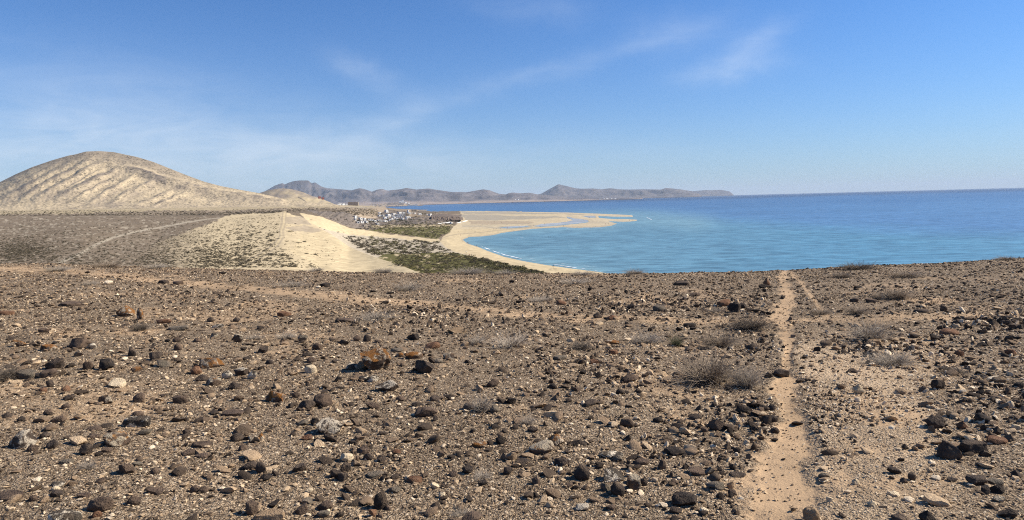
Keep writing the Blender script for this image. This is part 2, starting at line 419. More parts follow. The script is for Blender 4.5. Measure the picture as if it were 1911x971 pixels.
# ---- relief
A = np.zeros(len(P))
A += np.where(dsl, 1.0, 0) * (1.6 * fbm2(px * .18 + py * .25, py * .06, 3, 71))
A += np.where(vill, .8, 0) * fbm2(px * .07, py * .2, 3, 72)
A += (py < 500) * (px < 640) * (1 - cleanL) * .25 * fbm2(X * .05, Y * .02, 3, 73) * np.clip(Y / 300, .3, 3)
A += np.where(g1, .35, 0) * gn
A += np.where(cleanL | tongue, .35, 0) * fbm2(X * .02 + 2, Y * .006, 2, 74)
foot = (px > 862)
A *= np.where(foot, .3, 1)
Z = Z + A
sdm = np.full(len(P), 1e9)
for pl_ in (SEA, LAG1, LAG2, LAG3):
    d_, _f = dline(px + .8 * wj2, py + .25 * wj2, pl_ + [pl_[0]], 2.5); sdm = np.minimum(sdm, d_)
Z = np.where(sea_m, -np.minimum(.06 + sdm * .08, .8), np.where((px > 764) & (row < seg_edges[9]), np.minimum(np.maximum(Z, .02), .02 + sdm * .07 + np.maximum(sdm - 30, 0) * 3), Z))
P = np.stack([X, Y, Z], -1)
C = C * (1 + .10 * fbm2(X * .3, Y * .12, 3, 81) + .08 * fbm2(px * .35, py * .8, 2, 82))[:, None]

# material for all the middle ground: vertex albedo, broken up by grain and tiny shrubs too small to tell apart
def land_mat(name, speck_scale, grain, dark=(.05, .048, .032)):
    mt, t, b = new_mat(name, .95, .1)
    p = pos(t); c = t.attr('Col', 'Color')
    n = t.noise(p, grain, 5, .65)
    c2 = t.mix(1.0, c, t.ramp(n, [(.25, .70), (.5, 1.0), (.75, 1.28)]), 'MULTIPLY')
    mpn = t.add('ShaderNodeMapping'); mpn.inputs['Scale'].default_value = (1, 1, .3); t.l.new(p, mpn.inputs[0])
    v = t.voro(mpn.outputs[0], speck_scale); v2 = t.voro(mpn.outputs[0], speck_scale * 2.3)
    pick = t.noise(p, speck_scale * .17, 3, .6)
    s = t.attr('speck')
    thr = t.math('MULTIPLY', t.math('MULTIPLY', s, t.math('ADD', pick, -.05)), .88)
    m1 = t.math('SMOOTH_MIN', 1.0, t.math('MULTIPLY', t.math('SUBTRACT', thr, v), 14.0), .1)
    m2 = t.math('MULTIPLY', t.math('SUBTRACT', t.math('MULTIPLY', thr, .8), v2), 14.0)
    mm = t.math('MAXIMUM', m1, m2); mm = t.math('MINIMUM', t.math('MAXIMUM', mm, 0.0), .85)
    t.l.new(t.mix(mm, c2, dark), b.inputs['Base Color'])
    bump(t, b, n, .4, .4)
    return mt
MT_mid = land_mat('mid_ground', .38, .25)
o = link('coastal_plain', mesh_np('coastal_plain', P, gridf(nr, nc), MT_mid, True, {'Col': np.clip(C, 0.01, 1), 'speck': speck}))
tag(o, kind='structure')
MIDF = gridf(nr, nc)
# trees for looking up the ground under a photo pixel
def bvh_of(P, F, step=1): return BVHTree.FromPolygons([Vector(v) for v in P.tolist()], F.tolist())
BV_mid = bvh_of(P, MIDF)
def hit(bv, px_, py_):
    r = ray(px_, py_); r = r / np.linalg.norm(r)
    h = bv.ray_cast(Vector((0, 0, EYE)), Vector(r))
    return h[0]
def drop(bv, x, y):
    h = bv.ray_cast(Vector((x, y, 500)), Vector((0, 0, -1)))
    return h[0].z if h[0] else None

# ------------------------------------------------------------------ the big pale hill on the left and the small one behind it
def hill_mesh(sky_pts, base, d0, d1, px0, px1, step, nrow, amp_fn, col_fn, mat, name, prof=1.0, back=400, speckv=.7, close=True):
    pxs = np.arange(px0, px1 + .1, step)
    sp = np.array(sky_pts, float); bp = np.array(base, float)
    ys = np.interp(pxs, sp[:, 0], sp[:, 1]); yb = np.interp(pxs, bp[:, 0], bp[:, 1])
    ks_ = 3 if d0 is not None and np.max(d0 if not isinstance(d0, tuple) else d0[1]) < 10000 else 1
    g = np.exp(-np.linspace(-1.5, 1.5, 2 * ks_ + 1) ** 2); g /= g.sum()
    ys = np.convolve(np.pad(ys, ks_, mode='edge'), g, 'valid')
    rows = []
    D0 = np.interp(pxs, *d0) if isinstance(d0, tuple) else np.full(pxs.shape, float(d0))
    D1 = np.interp(pxs, *d1) if isinstance(d1, tuple) else np.full(pxs.shape, float(d1))
    for i in range(nrow):
        v = i / (nrow - 1)
        yy = lerp(yb, ys, v)
        dd = D0 + (D1 - D0) * v ** prof
        rows.append(at(pxs, yy, dd))
    top = rows[-1]
    for k in range(1, 7):
        f = k / 6; q = top.copy(); q[:, 1] += back * f; q[:, 0] *= q[:, 1] / top[:, 1]
        q[:, 2] = lerp(top[:, 2], -5, f ** 1.4); rows.append(q)
    G = np.array(rows); n_r, n_c, _ = G.shape
    Pm = G.reshape(-1, 3); vx = np.tile(pxs, n_r); _, vy = proj(Pm)
    v = np.clip(np.repeat(np.arange(n_r) / (nrow - 1), n_c), 0, 1.0)
    ysk = np.tile(ys, n_r)
    disp = amp_fn(vx, vy, v, Pm, ysk)
    edge = np.sin(np.pi * np.clip(v, 0, 1)) ** .6
    Pm = Pm.copy(); Pm[:, 2] += disp * edge
    Cc, sp_ = col_fn(vx, vy, v, Pm, ysk)
    F = gridf(n_r, n_c)
    return link(name, mesh_np(name, Pm, F, mat, True, {'Col': np.clip(Cc, .01, 1), 'speck': sp_})), Pm, F

HS = [(-330, 418), (-220, 405), (-100, 378), (-40, 356), (0, 340), (30, 325), (60, 312), (95, 300), (128, 290.5), (140, 288.5), (160, 283), (185, 282.2), (212, 284), (235, 289),
      (255, 293), (285, 302), (310, 312), (345, 326), (380, 339), (410, 347), (440, 353), (485, 361), (515, 368), (540, 373), (591, 379), (631, 383), (660, 386)]
HB = [(-330, 425), (0, 398), (150, 396), (300, 394), (450, 390), (600, 386), (660, 388)]
SP = [(55, 372), (105, 356), (160, 343), (195, 331), (215, 321), (235, 313), (262, 316), (290, 327), (340, 338), (400, 350), (470, 362)]
RIBS = [[(150, 295), (94, 328), (37, 358), (0, 373)], [(173, 297), (139, 317), (86, 345), (41, 372)], [(203, 300), (165, 317), (139, 334), (97, 358), (64, 373)],
        [(233, 312), (203, 328), (176, 340), (143, 355), (109, 370)], [(233, 313), (263, 321), (289, 332), (338, 345), (413, 362), (525, 377)], [(293, 336), (263, 351), (225, 370), (203, 383)],
        [(319, 357), (293, 370), (248, 385)], [(251, 328), (210, 355), (165, 381)], [(113, 302), (56, 332), (-20, 366)], [(90, 310), (22, 340), (-60, 376)], [(345, 362), (285, 386)], [(128, 312), (75, 338), (20, 362)],
        [(222, 330), (186, 348), (140, 372)], [(40, 340), (-30, 372)], [(275, 348), (240, 368), (215, 380)], [(-20, 352), (-90, 384)], [(-70, 374), (-130, 396)], [(190, 318), (150, 340), (118, 358)]]
RW = [1, 1, 1.1, 1.2, 1.2, .8, .7, .8, .8, .7, .6, .5, .6, .6, .5, .7, .6, .5]
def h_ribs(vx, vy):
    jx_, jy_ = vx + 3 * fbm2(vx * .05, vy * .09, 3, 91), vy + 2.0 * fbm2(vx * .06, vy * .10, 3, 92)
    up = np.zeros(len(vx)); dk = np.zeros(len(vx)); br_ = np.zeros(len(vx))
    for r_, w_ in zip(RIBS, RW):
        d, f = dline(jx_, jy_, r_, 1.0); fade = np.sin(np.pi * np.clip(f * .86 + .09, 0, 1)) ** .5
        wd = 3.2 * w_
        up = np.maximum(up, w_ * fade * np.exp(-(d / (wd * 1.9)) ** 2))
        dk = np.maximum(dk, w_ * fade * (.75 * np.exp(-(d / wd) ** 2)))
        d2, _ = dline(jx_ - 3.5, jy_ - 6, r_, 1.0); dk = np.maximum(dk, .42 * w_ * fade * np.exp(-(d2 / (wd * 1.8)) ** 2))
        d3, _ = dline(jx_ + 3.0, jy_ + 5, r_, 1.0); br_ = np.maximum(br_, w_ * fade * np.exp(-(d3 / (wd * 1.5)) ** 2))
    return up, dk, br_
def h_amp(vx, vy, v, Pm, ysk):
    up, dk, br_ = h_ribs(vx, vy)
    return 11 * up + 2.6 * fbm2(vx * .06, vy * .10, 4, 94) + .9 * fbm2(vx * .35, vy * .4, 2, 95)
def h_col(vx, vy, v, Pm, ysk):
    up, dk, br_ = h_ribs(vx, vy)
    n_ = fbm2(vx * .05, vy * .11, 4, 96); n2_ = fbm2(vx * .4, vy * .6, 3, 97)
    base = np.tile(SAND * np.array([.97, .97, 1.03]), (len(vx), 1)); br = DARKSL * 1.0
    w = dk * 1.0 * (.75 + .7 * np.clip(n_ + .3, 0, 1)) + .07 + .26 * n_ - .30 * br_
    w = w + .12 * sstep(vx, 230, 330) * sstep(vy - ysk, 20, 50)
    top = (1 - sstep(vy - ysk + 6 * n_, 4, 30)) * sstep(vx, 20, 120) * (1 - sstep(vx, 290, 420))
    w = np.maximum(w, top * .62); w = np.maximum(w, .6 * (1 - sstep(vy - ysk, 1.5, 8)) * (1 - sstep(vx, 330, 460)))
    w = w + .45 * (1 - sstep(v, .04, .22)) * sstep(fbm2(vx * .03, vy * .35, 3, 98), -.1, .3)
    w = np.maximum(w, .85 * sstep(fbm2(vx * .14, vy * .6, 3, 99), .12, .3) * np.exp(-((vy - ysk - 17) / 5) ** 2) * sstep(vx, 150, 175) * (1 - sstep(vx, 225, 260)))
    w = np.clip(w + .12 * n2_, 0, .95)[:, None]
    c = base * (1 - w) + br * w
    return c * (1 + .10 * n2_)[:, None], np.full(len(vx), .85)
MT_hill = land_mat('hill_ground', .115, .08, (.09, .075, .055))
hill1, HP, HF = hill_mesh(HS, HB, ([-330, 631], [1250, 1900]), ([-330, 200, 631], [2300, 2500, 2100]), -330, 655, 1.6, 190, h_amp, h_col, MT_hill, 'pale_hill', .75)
tag(hill1, kind='structure')

S2 = [(440, 378), (470, 368), (485, 360), (503, 354.7), (520, 352), (535, 352), (548, 354), (566, 359), (580, 365), (601, 371.5), (621, 380), (640, 386)]
B2 = [(440, 384), (560, 383), (640, 387)]
def s_amp(vx, vy, v, Pm, ysk): return 16 * fbm2(vx * .05 + vy * .06, vy * .03, 3, 101) * v
def s_col(vx, vy, v, Pm, ysk):
    n = fbm2(vx * .05, vy * .12, 3, 102)
    w = np.clip(.45 + n * .9 - .35 * sstep(vx, 540, 600) + .3 * (1 - sstep(vy - ysk, 0, 9)), 0, 1)[:, None]
    c = SAND * .78 * (1 - w) + DARKSL * w
    d, _ = dline(vx, vy, [(556, 367), (573, 378)], 1); c[d < .8] = ROCKD * 1.2
    return c, np.full(len(vx), .3)
MT_hill2 = land_mat('small_hill_ground', .07, .03, (.10, .08, .06))
hill2, _, _ = hill_mesh(S2, B2, 3400, 4600, 440, 640, 1.6, 50, s_amp, s_col, MT_hill2, 'sandy_hill', .8, 700)
tag(hill2, kind='structure')

# ------------------------------------------------------------------ far mountain ranges
def far_range(name, sky_pts, dbase, dtop, amp, seed, c1, c2, zb=0.0, prof=.8, low=None, freq=.055):
    x0, x1 = sky_pts[0][0], sky_pts[-1][0]
    base = [(x, hy(x) + (EYE - zb) * FPX / dbase) for x in np.linspace(x0, x1, 12)]
    def amp_fn(vx, vy, v, Pm, ysk):
        wx, wy = Pm[:, 0] / 1000, Pm[:, 1] / 1000
        r = fbm2(wx * 1.0 + .35 * wy, wy * .75 - .2 * wx, 5, seed, .55)
        return amp * (.55 - np.abs(r) * 2.4) * np.sin(np.pi * np.clip(v, 0, 1)) ** .8 * np.clip(Pm[:, 2] / 350, .15, 1)
    def col_fn(vx, vy, v, Pm, ysk):
        n = fbm2(vx * .06, vy * .25, 4, seed + 3)
        w = np.clip(.5 + n, 0, 1)[:, None]; c = c1 * (1 - w) + c2 * w
        if low is not None:
            ww = ((1 - sstep(v, .12, .30)) * .8)[:, None]; c = c * (1 - ww) + low * ww
        return c, np.zeros(len(vx))
    mt = land_mat(name + '_ground', .02, .004, (.1, .09, .08))
    o_, Pm, F = hill_mesh(sky_pts, base, dbase, dtop, x0, x1, 1.7, 60, amp_fn, col_fn, mt, name, prof, 2500)
    tag(o_, kind='structure')
    return o_, Pm, F
M1 = [(440, 384), (470, 372), (485, 362), (500, 354), (513, 346.4), (520, 344), (526.7, 342), (531.7, 344.4), (538, 341.4), (548, 338.3), (560, 337), (575.7, 337), (581, 342.2), (584, 341.6), (588, 340.6), (594, 344.5),
      (601, 349), (611, 351.4), (631, 353), (651, 354.7), (680, 361), (720, 370), (790, 380)]
M2 = [(570, 384), (600, 374), (625, 367), (645, 358), (658.6, 354.7), (671, 351.4), (681, 353.4), (694, 358), (704, 354), (714, 353), (724, 356), (731.5, 355), (746, 353.4), (759, 351), (777, 354), (799, 352),
      (817, 354.7), (842, 358.4), (862, 358.4), (869.6, 359), (882, 357), (902, 353.4), (914, 355.4), (921, 358), (931.4, 362), (944, 363), (950, 360.4), (957.6, 359.5), (973, 361), (986, 360), (994, 361), (1004.7, 363.4),
      (1050, 367), (1090, 369.5), (1130, 370.5), (1170, 370.4), (1200, 370)]
M3 = [(940, 376), (980, 367), (1004, 363), (1011, 361.4), (1023.5, 354), (1034, 348.3), (1042, 344), (1050.7, 346), (1063, 348.6), (1072.7, 351.5), (1086, 352.5), (1107, 352), (1123, 353.5), (1139, 351.4), (1156, 353.6), (1173.6, 354),
      (1205, 353.5), (1233, 354), (1242.7, 351), (1255, 352), (1272, 354), (1290, 356.7), (1302, 360.5), (1309, 366)]
M4 = [(1250, 364), (1275, 360), (1293, 357), (1315, 355), (1330, 355.4), (1346, 354.5), (1362, 357.6), (1369, 364)]
mc1, mc2 = np.array([.075, .068, .070]), np.array([.145, .122, .112])
far_range('rugged_mountains', M1, 15500, 19500, 260, 111, mc1, mc2 * .9)
far_range('coastal_hills', M2, 13000, 16500, 230, 121, mc1 * 1.15, mc2 * 1.2, 0, .8, np.array([.34, .26, .2]))
far_range('peaked_mountains', M3, 21000, 24500, 260, 131, mc1, mc2)
far_range('headland', M4, 31000, 33000, 120, 141, mc1, mc2)

# ------------------------------------------------------------------ sea
spx = np.concatenate([np.arange(-700, 620, 40), np.arange(620, 2000, 5.0), np.arange(2000, 2700, 40)])
SEAEND = 56000.0
qs = np.concatenate([np.linspace(1 / 40., 1 / 300., 8)[:-1], np.linspace(1 / 300., 1 / SEAEND, 330)])
uu = (at(spx, hy(spx), 1.0)[:, 0])
G = np.stack([np.stack([uu / q, np.full(uu.shape, 1 / q), np.zeros(uu.shape)], -1) for q in qs])
SPt = G.reshape(-1, 3)
sx, sy = proj(SPt)
h_ = sy - hy(sx)                                  # rows below the horizon = how far out
deep = np.array([.014, .055, .15]); blue = np.array([.080, .175, .310]); turq = np.array([.085, .212, .290]); shal = np.array([.170, .275, .285]); navy = np.array([.006, .022, .065]); lag = np.array([.36, .36, .34])
wn = fbm2(sx * .006, sy * .05, 4, 151); wn2 = fbm2(sx * .02, sy * .25, 3, 152)
tb = np.interp(sx, [700, 1180, 1300, 1500, 1911, 2300], [30, 30, 44, 62, 92, 110])
hh = h_ + 9 * wn + 3 * wn2
SCc = np.tile(turq, (len(SPt), 1))
def sp_mix(w, c):
    global SCc
    SCc = SCc * (1 - w[:, None]) + c * w[:, None]
sp_mix(.5 * (1 - sstep(sx, 1000, 1650)), shal * .9)
sp_mix(1 - sstep(hh, tb - 20, tb + 14), blue)
sp_mix(1 - sstep(hh, 10, 34), deep * .4 + blue * .6)
hd, _ = dline(sx, sy, [(1100, 408), (1200, 408), (1255, 412), (1290, 416)], 2.6)
sp_mix(np.exp(-(hd / 42) ** 2) * .6, shal * 1.15)
bd, _ = dline(sx, sy, [(1140, 515), (1098, 504), (1020, 492), (976, 484), (941, 476), (910, 465), (872, 451), (875, 441), (938, 433.6), (988, 427), (1051, 423.5), (1142, 420.5)], 1.8)
sp_mix(np.clip(1 - bd / 26, 0, 1) ** 1.2 * .7, shal * 1.2)
lg = inpoly(sx, sy, [(p_[0], p_[1]) for p_ in LAG1]) | inpoly(sx, sy, LAG2) | inpoly(sx, sy, LAG3)
sp_mix(lg * 1.0, lag)
nv = (1 - sstep(h_ + 2.5 * wn, 5, 11)) * sstep(sx, 820, 1000)
sp_mix(nv * .85, navy)
mt, t, b = new_mat('sea_water', .35, .5)
p = pos(t)
mpn = t.add('ShaderNodeMapping'); mpn.inputs['Scale'].default_value = (.5, 1.1, 1); mpn.inputs['Rotation'].default_value = (0, 0, R(12)); t.l.new(p, mpn.inputs[0])
w1 = t.noise(mpn.outputs[0], .11, 5, .62, .3); w2 = t.noise(mpn.outputs[0], .02, 4, .6, .5); w3 = t.noise(mpn.outputs[0], .0035, 4, .6, .5)
cc = t.mix(1.0, t.attr('Col', 'Color'), t.ramp(w2, [(.38, .88), (.5, 1.0), (.62, 1.08)]), 'MULTIPLY')
cc = t.mix(1.0, cc, t.ramp(w3, [(.3, .88), (.55, 1.0), (.75, 1.08)]), 'MULTIPLY')
cc = t.mix(1.0, cc, t.ramp(w1, [(.38, .68), (.5, 1.0), (.62, 1.22)]), 'MULTIPLY')
t.l.new(cc, b.inputs['Base Color']); b.inputs['IOR'].default_value = 1.33
hgt = t.math('ADD', t.math('MULTIPLY', w1, 1.2), t.math('MULTIPLY', w2, 3.0))
bump(t, b, hgt, .8, 1.2)
o = link('sea', mesh_np('sea', SPt, gridf(len(qs), len(spx)), mt, True, {'Col': SCc}))
tag(o, kind='structure')
# foam along the near waterline and on the tip of the spit
mt, t, b = new_mat('foam', .7, .2); b.inputs['Base Color'].default_value = (.8, .82, .84, 1)
fv, ff = [], []
def foam_line(pts, w, seed, thr=-.2):
    pts = np.array(pts, float); s = np.linspace(0, len(pts) - 1, int(len(pts) * 34))
    fx = np.interp(s, range(len(pts)), pts[:, 0]); fy = np.interp(s, range(len(pts)), pts[:, 1])
    fy = fy + .35 * fbm2(s * .9, s * 0, 3, seed)
    G_ = np.array([at(x, y, 1000.) for x, y in zip(fx, fy)])
    k_ = (EYE - .12) / (EYE - G_[:, 2]); Pw = G_ * k_[:, None]; Pw[:, 2] = .12
    nn = fbm2(s * 3.1, s * 0, 3, seed + 1); tg = np.gradient(Pw[:, :2], axis=0); tg /= np.linalg.norm(tg, axis=1)[:, None] + 1e-9
    nrm = np.stack([-tg[:, 1], tg[:, 0]], -1)
    ww = np.clip(nn - thr, 0, 1) * w
    base = len(fv)
    for i in range(len(s)):
        for sgn in (-1, 1):
            q = Pw[i, :2] + nrm[i] * sgn * ww[i]; fv.append((q[0], q[1], .12 + .02 * (sgn > 0)))
    for i in range(len(s) - 1):
        if ww[i] > .02 and ww[i + 1] > .02: ff.append((base + 2 * i, base + 2 * i + 1, base + 2 * i + 3, base + 2 * i + 2))
foam_line([(1138, 509.6), (1100, 503.6), (1067, 499), (1020, 491.5), (976, 483.5), (941, 475.4), (925, 470), (910, 464.6), (891, 456.6)], 1.1, 161)
foam_line([(1110, 498.5), (1067, 494.5), (1020, 488), (976, 480)], .5, 162, .1)
foam_line([(1152, 416.5), (1166, 415), (1186, 413.8)], 1.0, 163, .0)
foam_line([(1186, 405), (1206, 405.4), (1216, 410), (1224, 410.2)], 1.2, 164, .12)
foam_line([(1110, 425), (1130, 424), (1148, 421)], 1.2, 165, -.05)
foam_line([(1045, 425.5), (1060, 427), (1080, 426.6), (1100, 426)], 1.6, 166, .05)
foam_line([(1182, 401.8), (1196, 402.6), (1206, 403)], 1.4, 167, .1)
foam_line([(965, 445.5), (972, 443.8), (980, 444.4)], 1.0, 168, -.1)
tag(link('foam', mesh_np('foam', fv, ff, mt, False)), 'thin white foam breaking along the curved waterline of the beach', 'foam', kind='stuff')
# ------------------------------------------------------------------ the stony plateau under the camera
EDG = np.array([(-700, 478), (-200, 486), (0, 490.5), (100, 491.5), (250, 497), (450, 502.5), (600, 506), (780, 509), (950, 510), (1100, 510), (1250, 509), (1380, 506.5), (1450, 504),
                (1540, 499.5), (1640, 494), (1750, 490), (1911, 480.5), (2100, 471), (2700, 440)], float)
def u2px(u): return np.interp(u, UTAB[1], UTAB[0])
_pp = np.linspace(-3000, 5000, 4001); UTAB = (_pp, at(_pp, hy(_pp), 1.0)[:, 0])
def edge_of(px):
    dE = np.interp(px, [0, 700, 1500, 1911], [34, 30, 28, 27])
    s = (np.interp(px, EDG[:, 0], EDG[:, 1]) - hy(px)) / FPX
    s = s * (1 + 0.004 * fbm2(px * .02, px * 0, 3, 171))
    return dE, s - 1.7 / dE
CROSS = [(-300, 492), (0, 500), (120, 506), (230, 516), (380, 531), (500, 543), (640, 555), (780, 567), (900, 578), (1000, 586), (1100, 591), (1200, 596), (1300, 601), (1430, 601), (1600, 596), (1800, 590), (1911, 592), (2200, 590)]
PATH = [(1415, 1020), (1428, 960), (1458, 905), (1462, 865), (1480, 820), (1480, 780), (1462, 745), (1462, 715), (1466, 690), (1470, 660), (1474, 635), (1468, 612), (1455, 596), (1462, 578), (1474, 560), (1468, 540), (1462, 524), (1464, 508), (1466, 500)]
PW =   [56, 50, 38, 30, 24, 19, 16, 17, 12, 10, 12, 20, 24, 18, 14, 12, 9, 8, 7]
PATH2 = [(1545, 592), (1532, 577), (1522, 562), (1508, 545), (1497, 530), (1486, 518), (1476, 510)]
def gz(X, Y):
    X = np.asarray(X, float); Y = np.asarray(Y, float)
    u = X / np.maximum(Y, .3); px = np.clip(u2px(u), -700, 2700)
    dE, sl = edge_of(px)
    d = np.maximum(Y, 0)
    z = EYE - 1.7 - sl * d
    k = .5
    e = d - dE - 1.2
    over = k * np.log1p(np.exp(np.clip(e / k, -30, 30)))
    z = z - over * (.52 + .03 * fbm2(X * .1, Y * .1, 2, 175)) - .00
    amp = np.clip((dE - d) / 10, .25, 1)
    z = z + amp * (.07 * fbm2(X * .35, Y * .3, 3, 172)) + .018 * fbm2(X * 1.6, Y * 1.4, 3, 173)
    return z
# a finer version, with dents of the trodden path, is what the mesh uses
def masks(X, Y):
    P_ = np.stack([X, Y, gz(X, Y)], -1); a, b = proj(P_)
    n = fbm2(X * 1.3, Y * 1.0, 4, 181)
    dp, fp = dline(a, b, PATH, 1.0); w = np.interp(fp, np.linspace(0, 1, len(PW)), PW)
    r = np.clip(b - hy(a), 40, 700)
    n9 = fbm2(X * 3.2, Y * 2.2, 4, 188)
    path = np.clip(1.35 - dp / w * (1 + .9 * n) + .95 * n9, 0, .86)
    dc, fc = dline(a, b, CROSS, 2.6)
    cw = np.interp(a, [0, 500, 1000, 1911], [20, 22, 24, 22])
    cross = np.clip(1.3 - dc / cw * (1 + .8 * n) + .7 * n9, 0, 1) * .72
    d2, f2 = dline(a, b, PATH2, 1.2)
    p2 = np.clip(1.2 - d2 / 7 * (1 + n), 0, 1) * .8
    return a, b, path, np.maximum(cross, p2), n
pxs = np.arange(-640, 2560, 3.2)
u_ = UTAB[1]; uc = np.interp(pxs, UTAB[0], UTAB[1])
dEc, slc = edge_of(pxs)
q = np.concatenate([np.linspace(1 / 1.6, 1 / 2.6, 24)[:-1], np.linspace(1 / 2.6, 1 / 31., 430)])
Y1 = 1 / q
Yf = np.concatenate([Y1 / 31.0 * 1.0])
rows = []
for yv in Y1:
    Yc = np.full(pxs.shape, yv) * np.interp(yv, [3, 31], [1.0, 1.0]) + (dEc - 31.0) * sstep(np.full(pxs.shape, yv), 8, 31)
    rows.append(Yc)
for k, e in enumerate([.5, 1, 1.5, 2, 2.6, 3.4, 4.5, 6, 8, 11, 15, 20, 27, 36, 46, 58, 70]):
    rows.append(dEc + e)
YY = np.array(rows); XX = YY * uc[None, :]
nr, nc = YY.shape
X = XX.ravel(); Y = YY.ravel()
a, b_, path, cross, n = masks(X, Y)
sandy = np.maximum(path, cross)
Z = gz(X, Y)
fine = np.clip(12 / Y, 0.1, 1)
Z = Z + fine * .006 * fbm2(X * 9, Y * 8, 3, 183) * (1 - .5 * sandy) - .03 * path * np.clip(8 / Y, .3, 1)
Z = np.maximum(Z, -3)
patch = sstep(fbm2(X * .55, Y * .28, 4, 185), .20, .5) * .55 * (1 - sstep(a, 1250, 1400) * .3)
for (cx_, cy_, rx, ry, s_) in [(110, 622, 60, 12, .8), (255, 618, 60, 10, .8), (60, 722, 70, 9, .7), (205, 711, 60, 8, .5), (1290, 648, 40, 10, .9), (1752, 562, 60, 9, 1), (1690, 560, 40, 9, .7), (1720, 640, 50, 10, .6), (1610, 750, 110, 40, .62), (1470, 735, 40, 18, .6), (1700, 905, 120, 26, .6), (1560, 900, 60, 30, .65), (1610, 840, 80, 20, .5),
                          (1080, 598, 60, 8, .8), (560, 545, 60, 6, .6), (80, 508, 110, 7, .5), (1575, 690, 90, 40, .35), (1665, 780, 90, 24, .8), (980, 555, 22, 5, .6)]:
    patch = np.maximum(patch, s_ * np.exp(-(((a - cx_) / rx) ** 2 + ((b_ - cy_) / ry) ** 2) * 1.2 * (1 + .8 * n)))
sand_a = np.clip(np.maximum(sandy, patch), 0, 1)
pale_a = sstep(a + 40 * n, 1470, 1520) * (1 - sstep(a + 80 * n, 1680, 1800)) * sstep(b_, 600, 660) * np.clip(.75 + n, .3, 1)
GP = np.stack([X, Y, Z], -1); GF = gridf(nr, nc)
mt, t, b = new_mat('plateau_ground', .95, .1)
p = pos(t)
warp = t.vmath('ADD', p, t.vmath('SCALE', t.vmath('SUBTRACT', t.add('ShaderNodeTexNoise').outputs['Color'], (.5, .5, .5))))
s_at = t.attr('sand'); pl = t.attr('pale')
vc1 = t.voro(p, 85, 'Color'); vd1 = t.voro(p, 85); vc2 = t.voro(p, 38, 'Color'); vd2 = t.voro(p, 38); vc3 = t.voro(p, 190, 'Color')
def chan(c):
    s = t.add('ShaderNodeSeparateColor'); t.l.new(c, s.inputs[0]); return s.outputs[0]
big = t.noise(p, .9, 5, .6); mid_n = t.noise(p, 6, 5, .65)
stops = [(0, (.050, .038, .030)), (.28, (.10, .076, .056)), (.46, (.19, .142, .10)), (.62, (.32, .24, .165)), (.78, (.50, .395, .28)), (1, (.74, .64, .50))]
g1_ = t.ramp(chan(vc1), stops); g2_ = t.ramp(chan(vc2), stops); g3_ = t.ramp(chan(vc3), stops)
grav = t.mix(.4, t.mix(.5, g1_, g2_), g3_)
grav = t.mix(1.0, grav, t.ramp(t.math('ADD', vd1, t.math('MULTIPLY', vd2, .6)), [(.2, 1.15), (.65, .95), (.95, .45)]), 'MULTIPLY')
grav = t.mix(t.math('MULTIPLY', pl, .8), grav, (.50, .395, .28))
sandc = t.mix(mid_n, (.33, .24, .155), (.455, .34, .225))
sandc = t.mix(t.math('MULTIPLY', t.ramp(chan(vc3), [(.80, 0.0), (.9, 1.0)]), .35), sandc, (.16, .12, .09))
sf = t.math('ADD', s_at, t.math('MULTIPLY', t.math('SUBTRACT', mid_n, .52), 1.1))
sf = t.math('ADD', sf, t.math('MULTIPLY', t.math('SUBTRACT', big, .5), .5))
sf = t.ramp(t.math('ADD', sf, t.math('MULTIPLY', t.math('SUBTRACT', t.noise(p, 22, 3, .7), .5), .7)), [(.22, 0.0), (.80, 1.0)])
base = t.mix(sf, grav, sandc)
base = t.mix(1.0, base, t.ramp(big, [(.3, .80), (.5, 1.0), (.7, 1.15)]), 'MULTIPLY')
base = t.mix(1.0, base, (1.06, .965, .845), 'MULTIPLY')
t.l.new(base, b.inputs['Base Color'])
hh_ = t.math('MULTIPLY', t.math('ADD', t.math('SUBTRACT', 1.0, vd1), t.math('MULTIPLY', t.math('SUBTRACT', 1.0, vd2), 1.4)), t.math('SUBTRACT', 1.0, t.math('MULTIPLY', sf, .8)))
bump(t, b, t.math('ADD', hh_, t.math('MULTIPLY', mid_n, .8)), .9, .010)
o = link('stony_ground', mesh_np('stony_ground', GP, GF, mt, True, {'sand': sand_a, 'pale': pale_a}))
tag(o, kind='structure')
sel = np.arange(0, len(q) + 17)
BV_near = bvh_of(GP, GF)
def ghit(px_, py_): return hit(BV_near, px_, py_)
def gzs(x, y):
    h = BV_near.ray_cast(Vector((x, y, 60)), Vector((0, 0, -1)))
    return h[0].z if h[0] else float(gz(x, y))

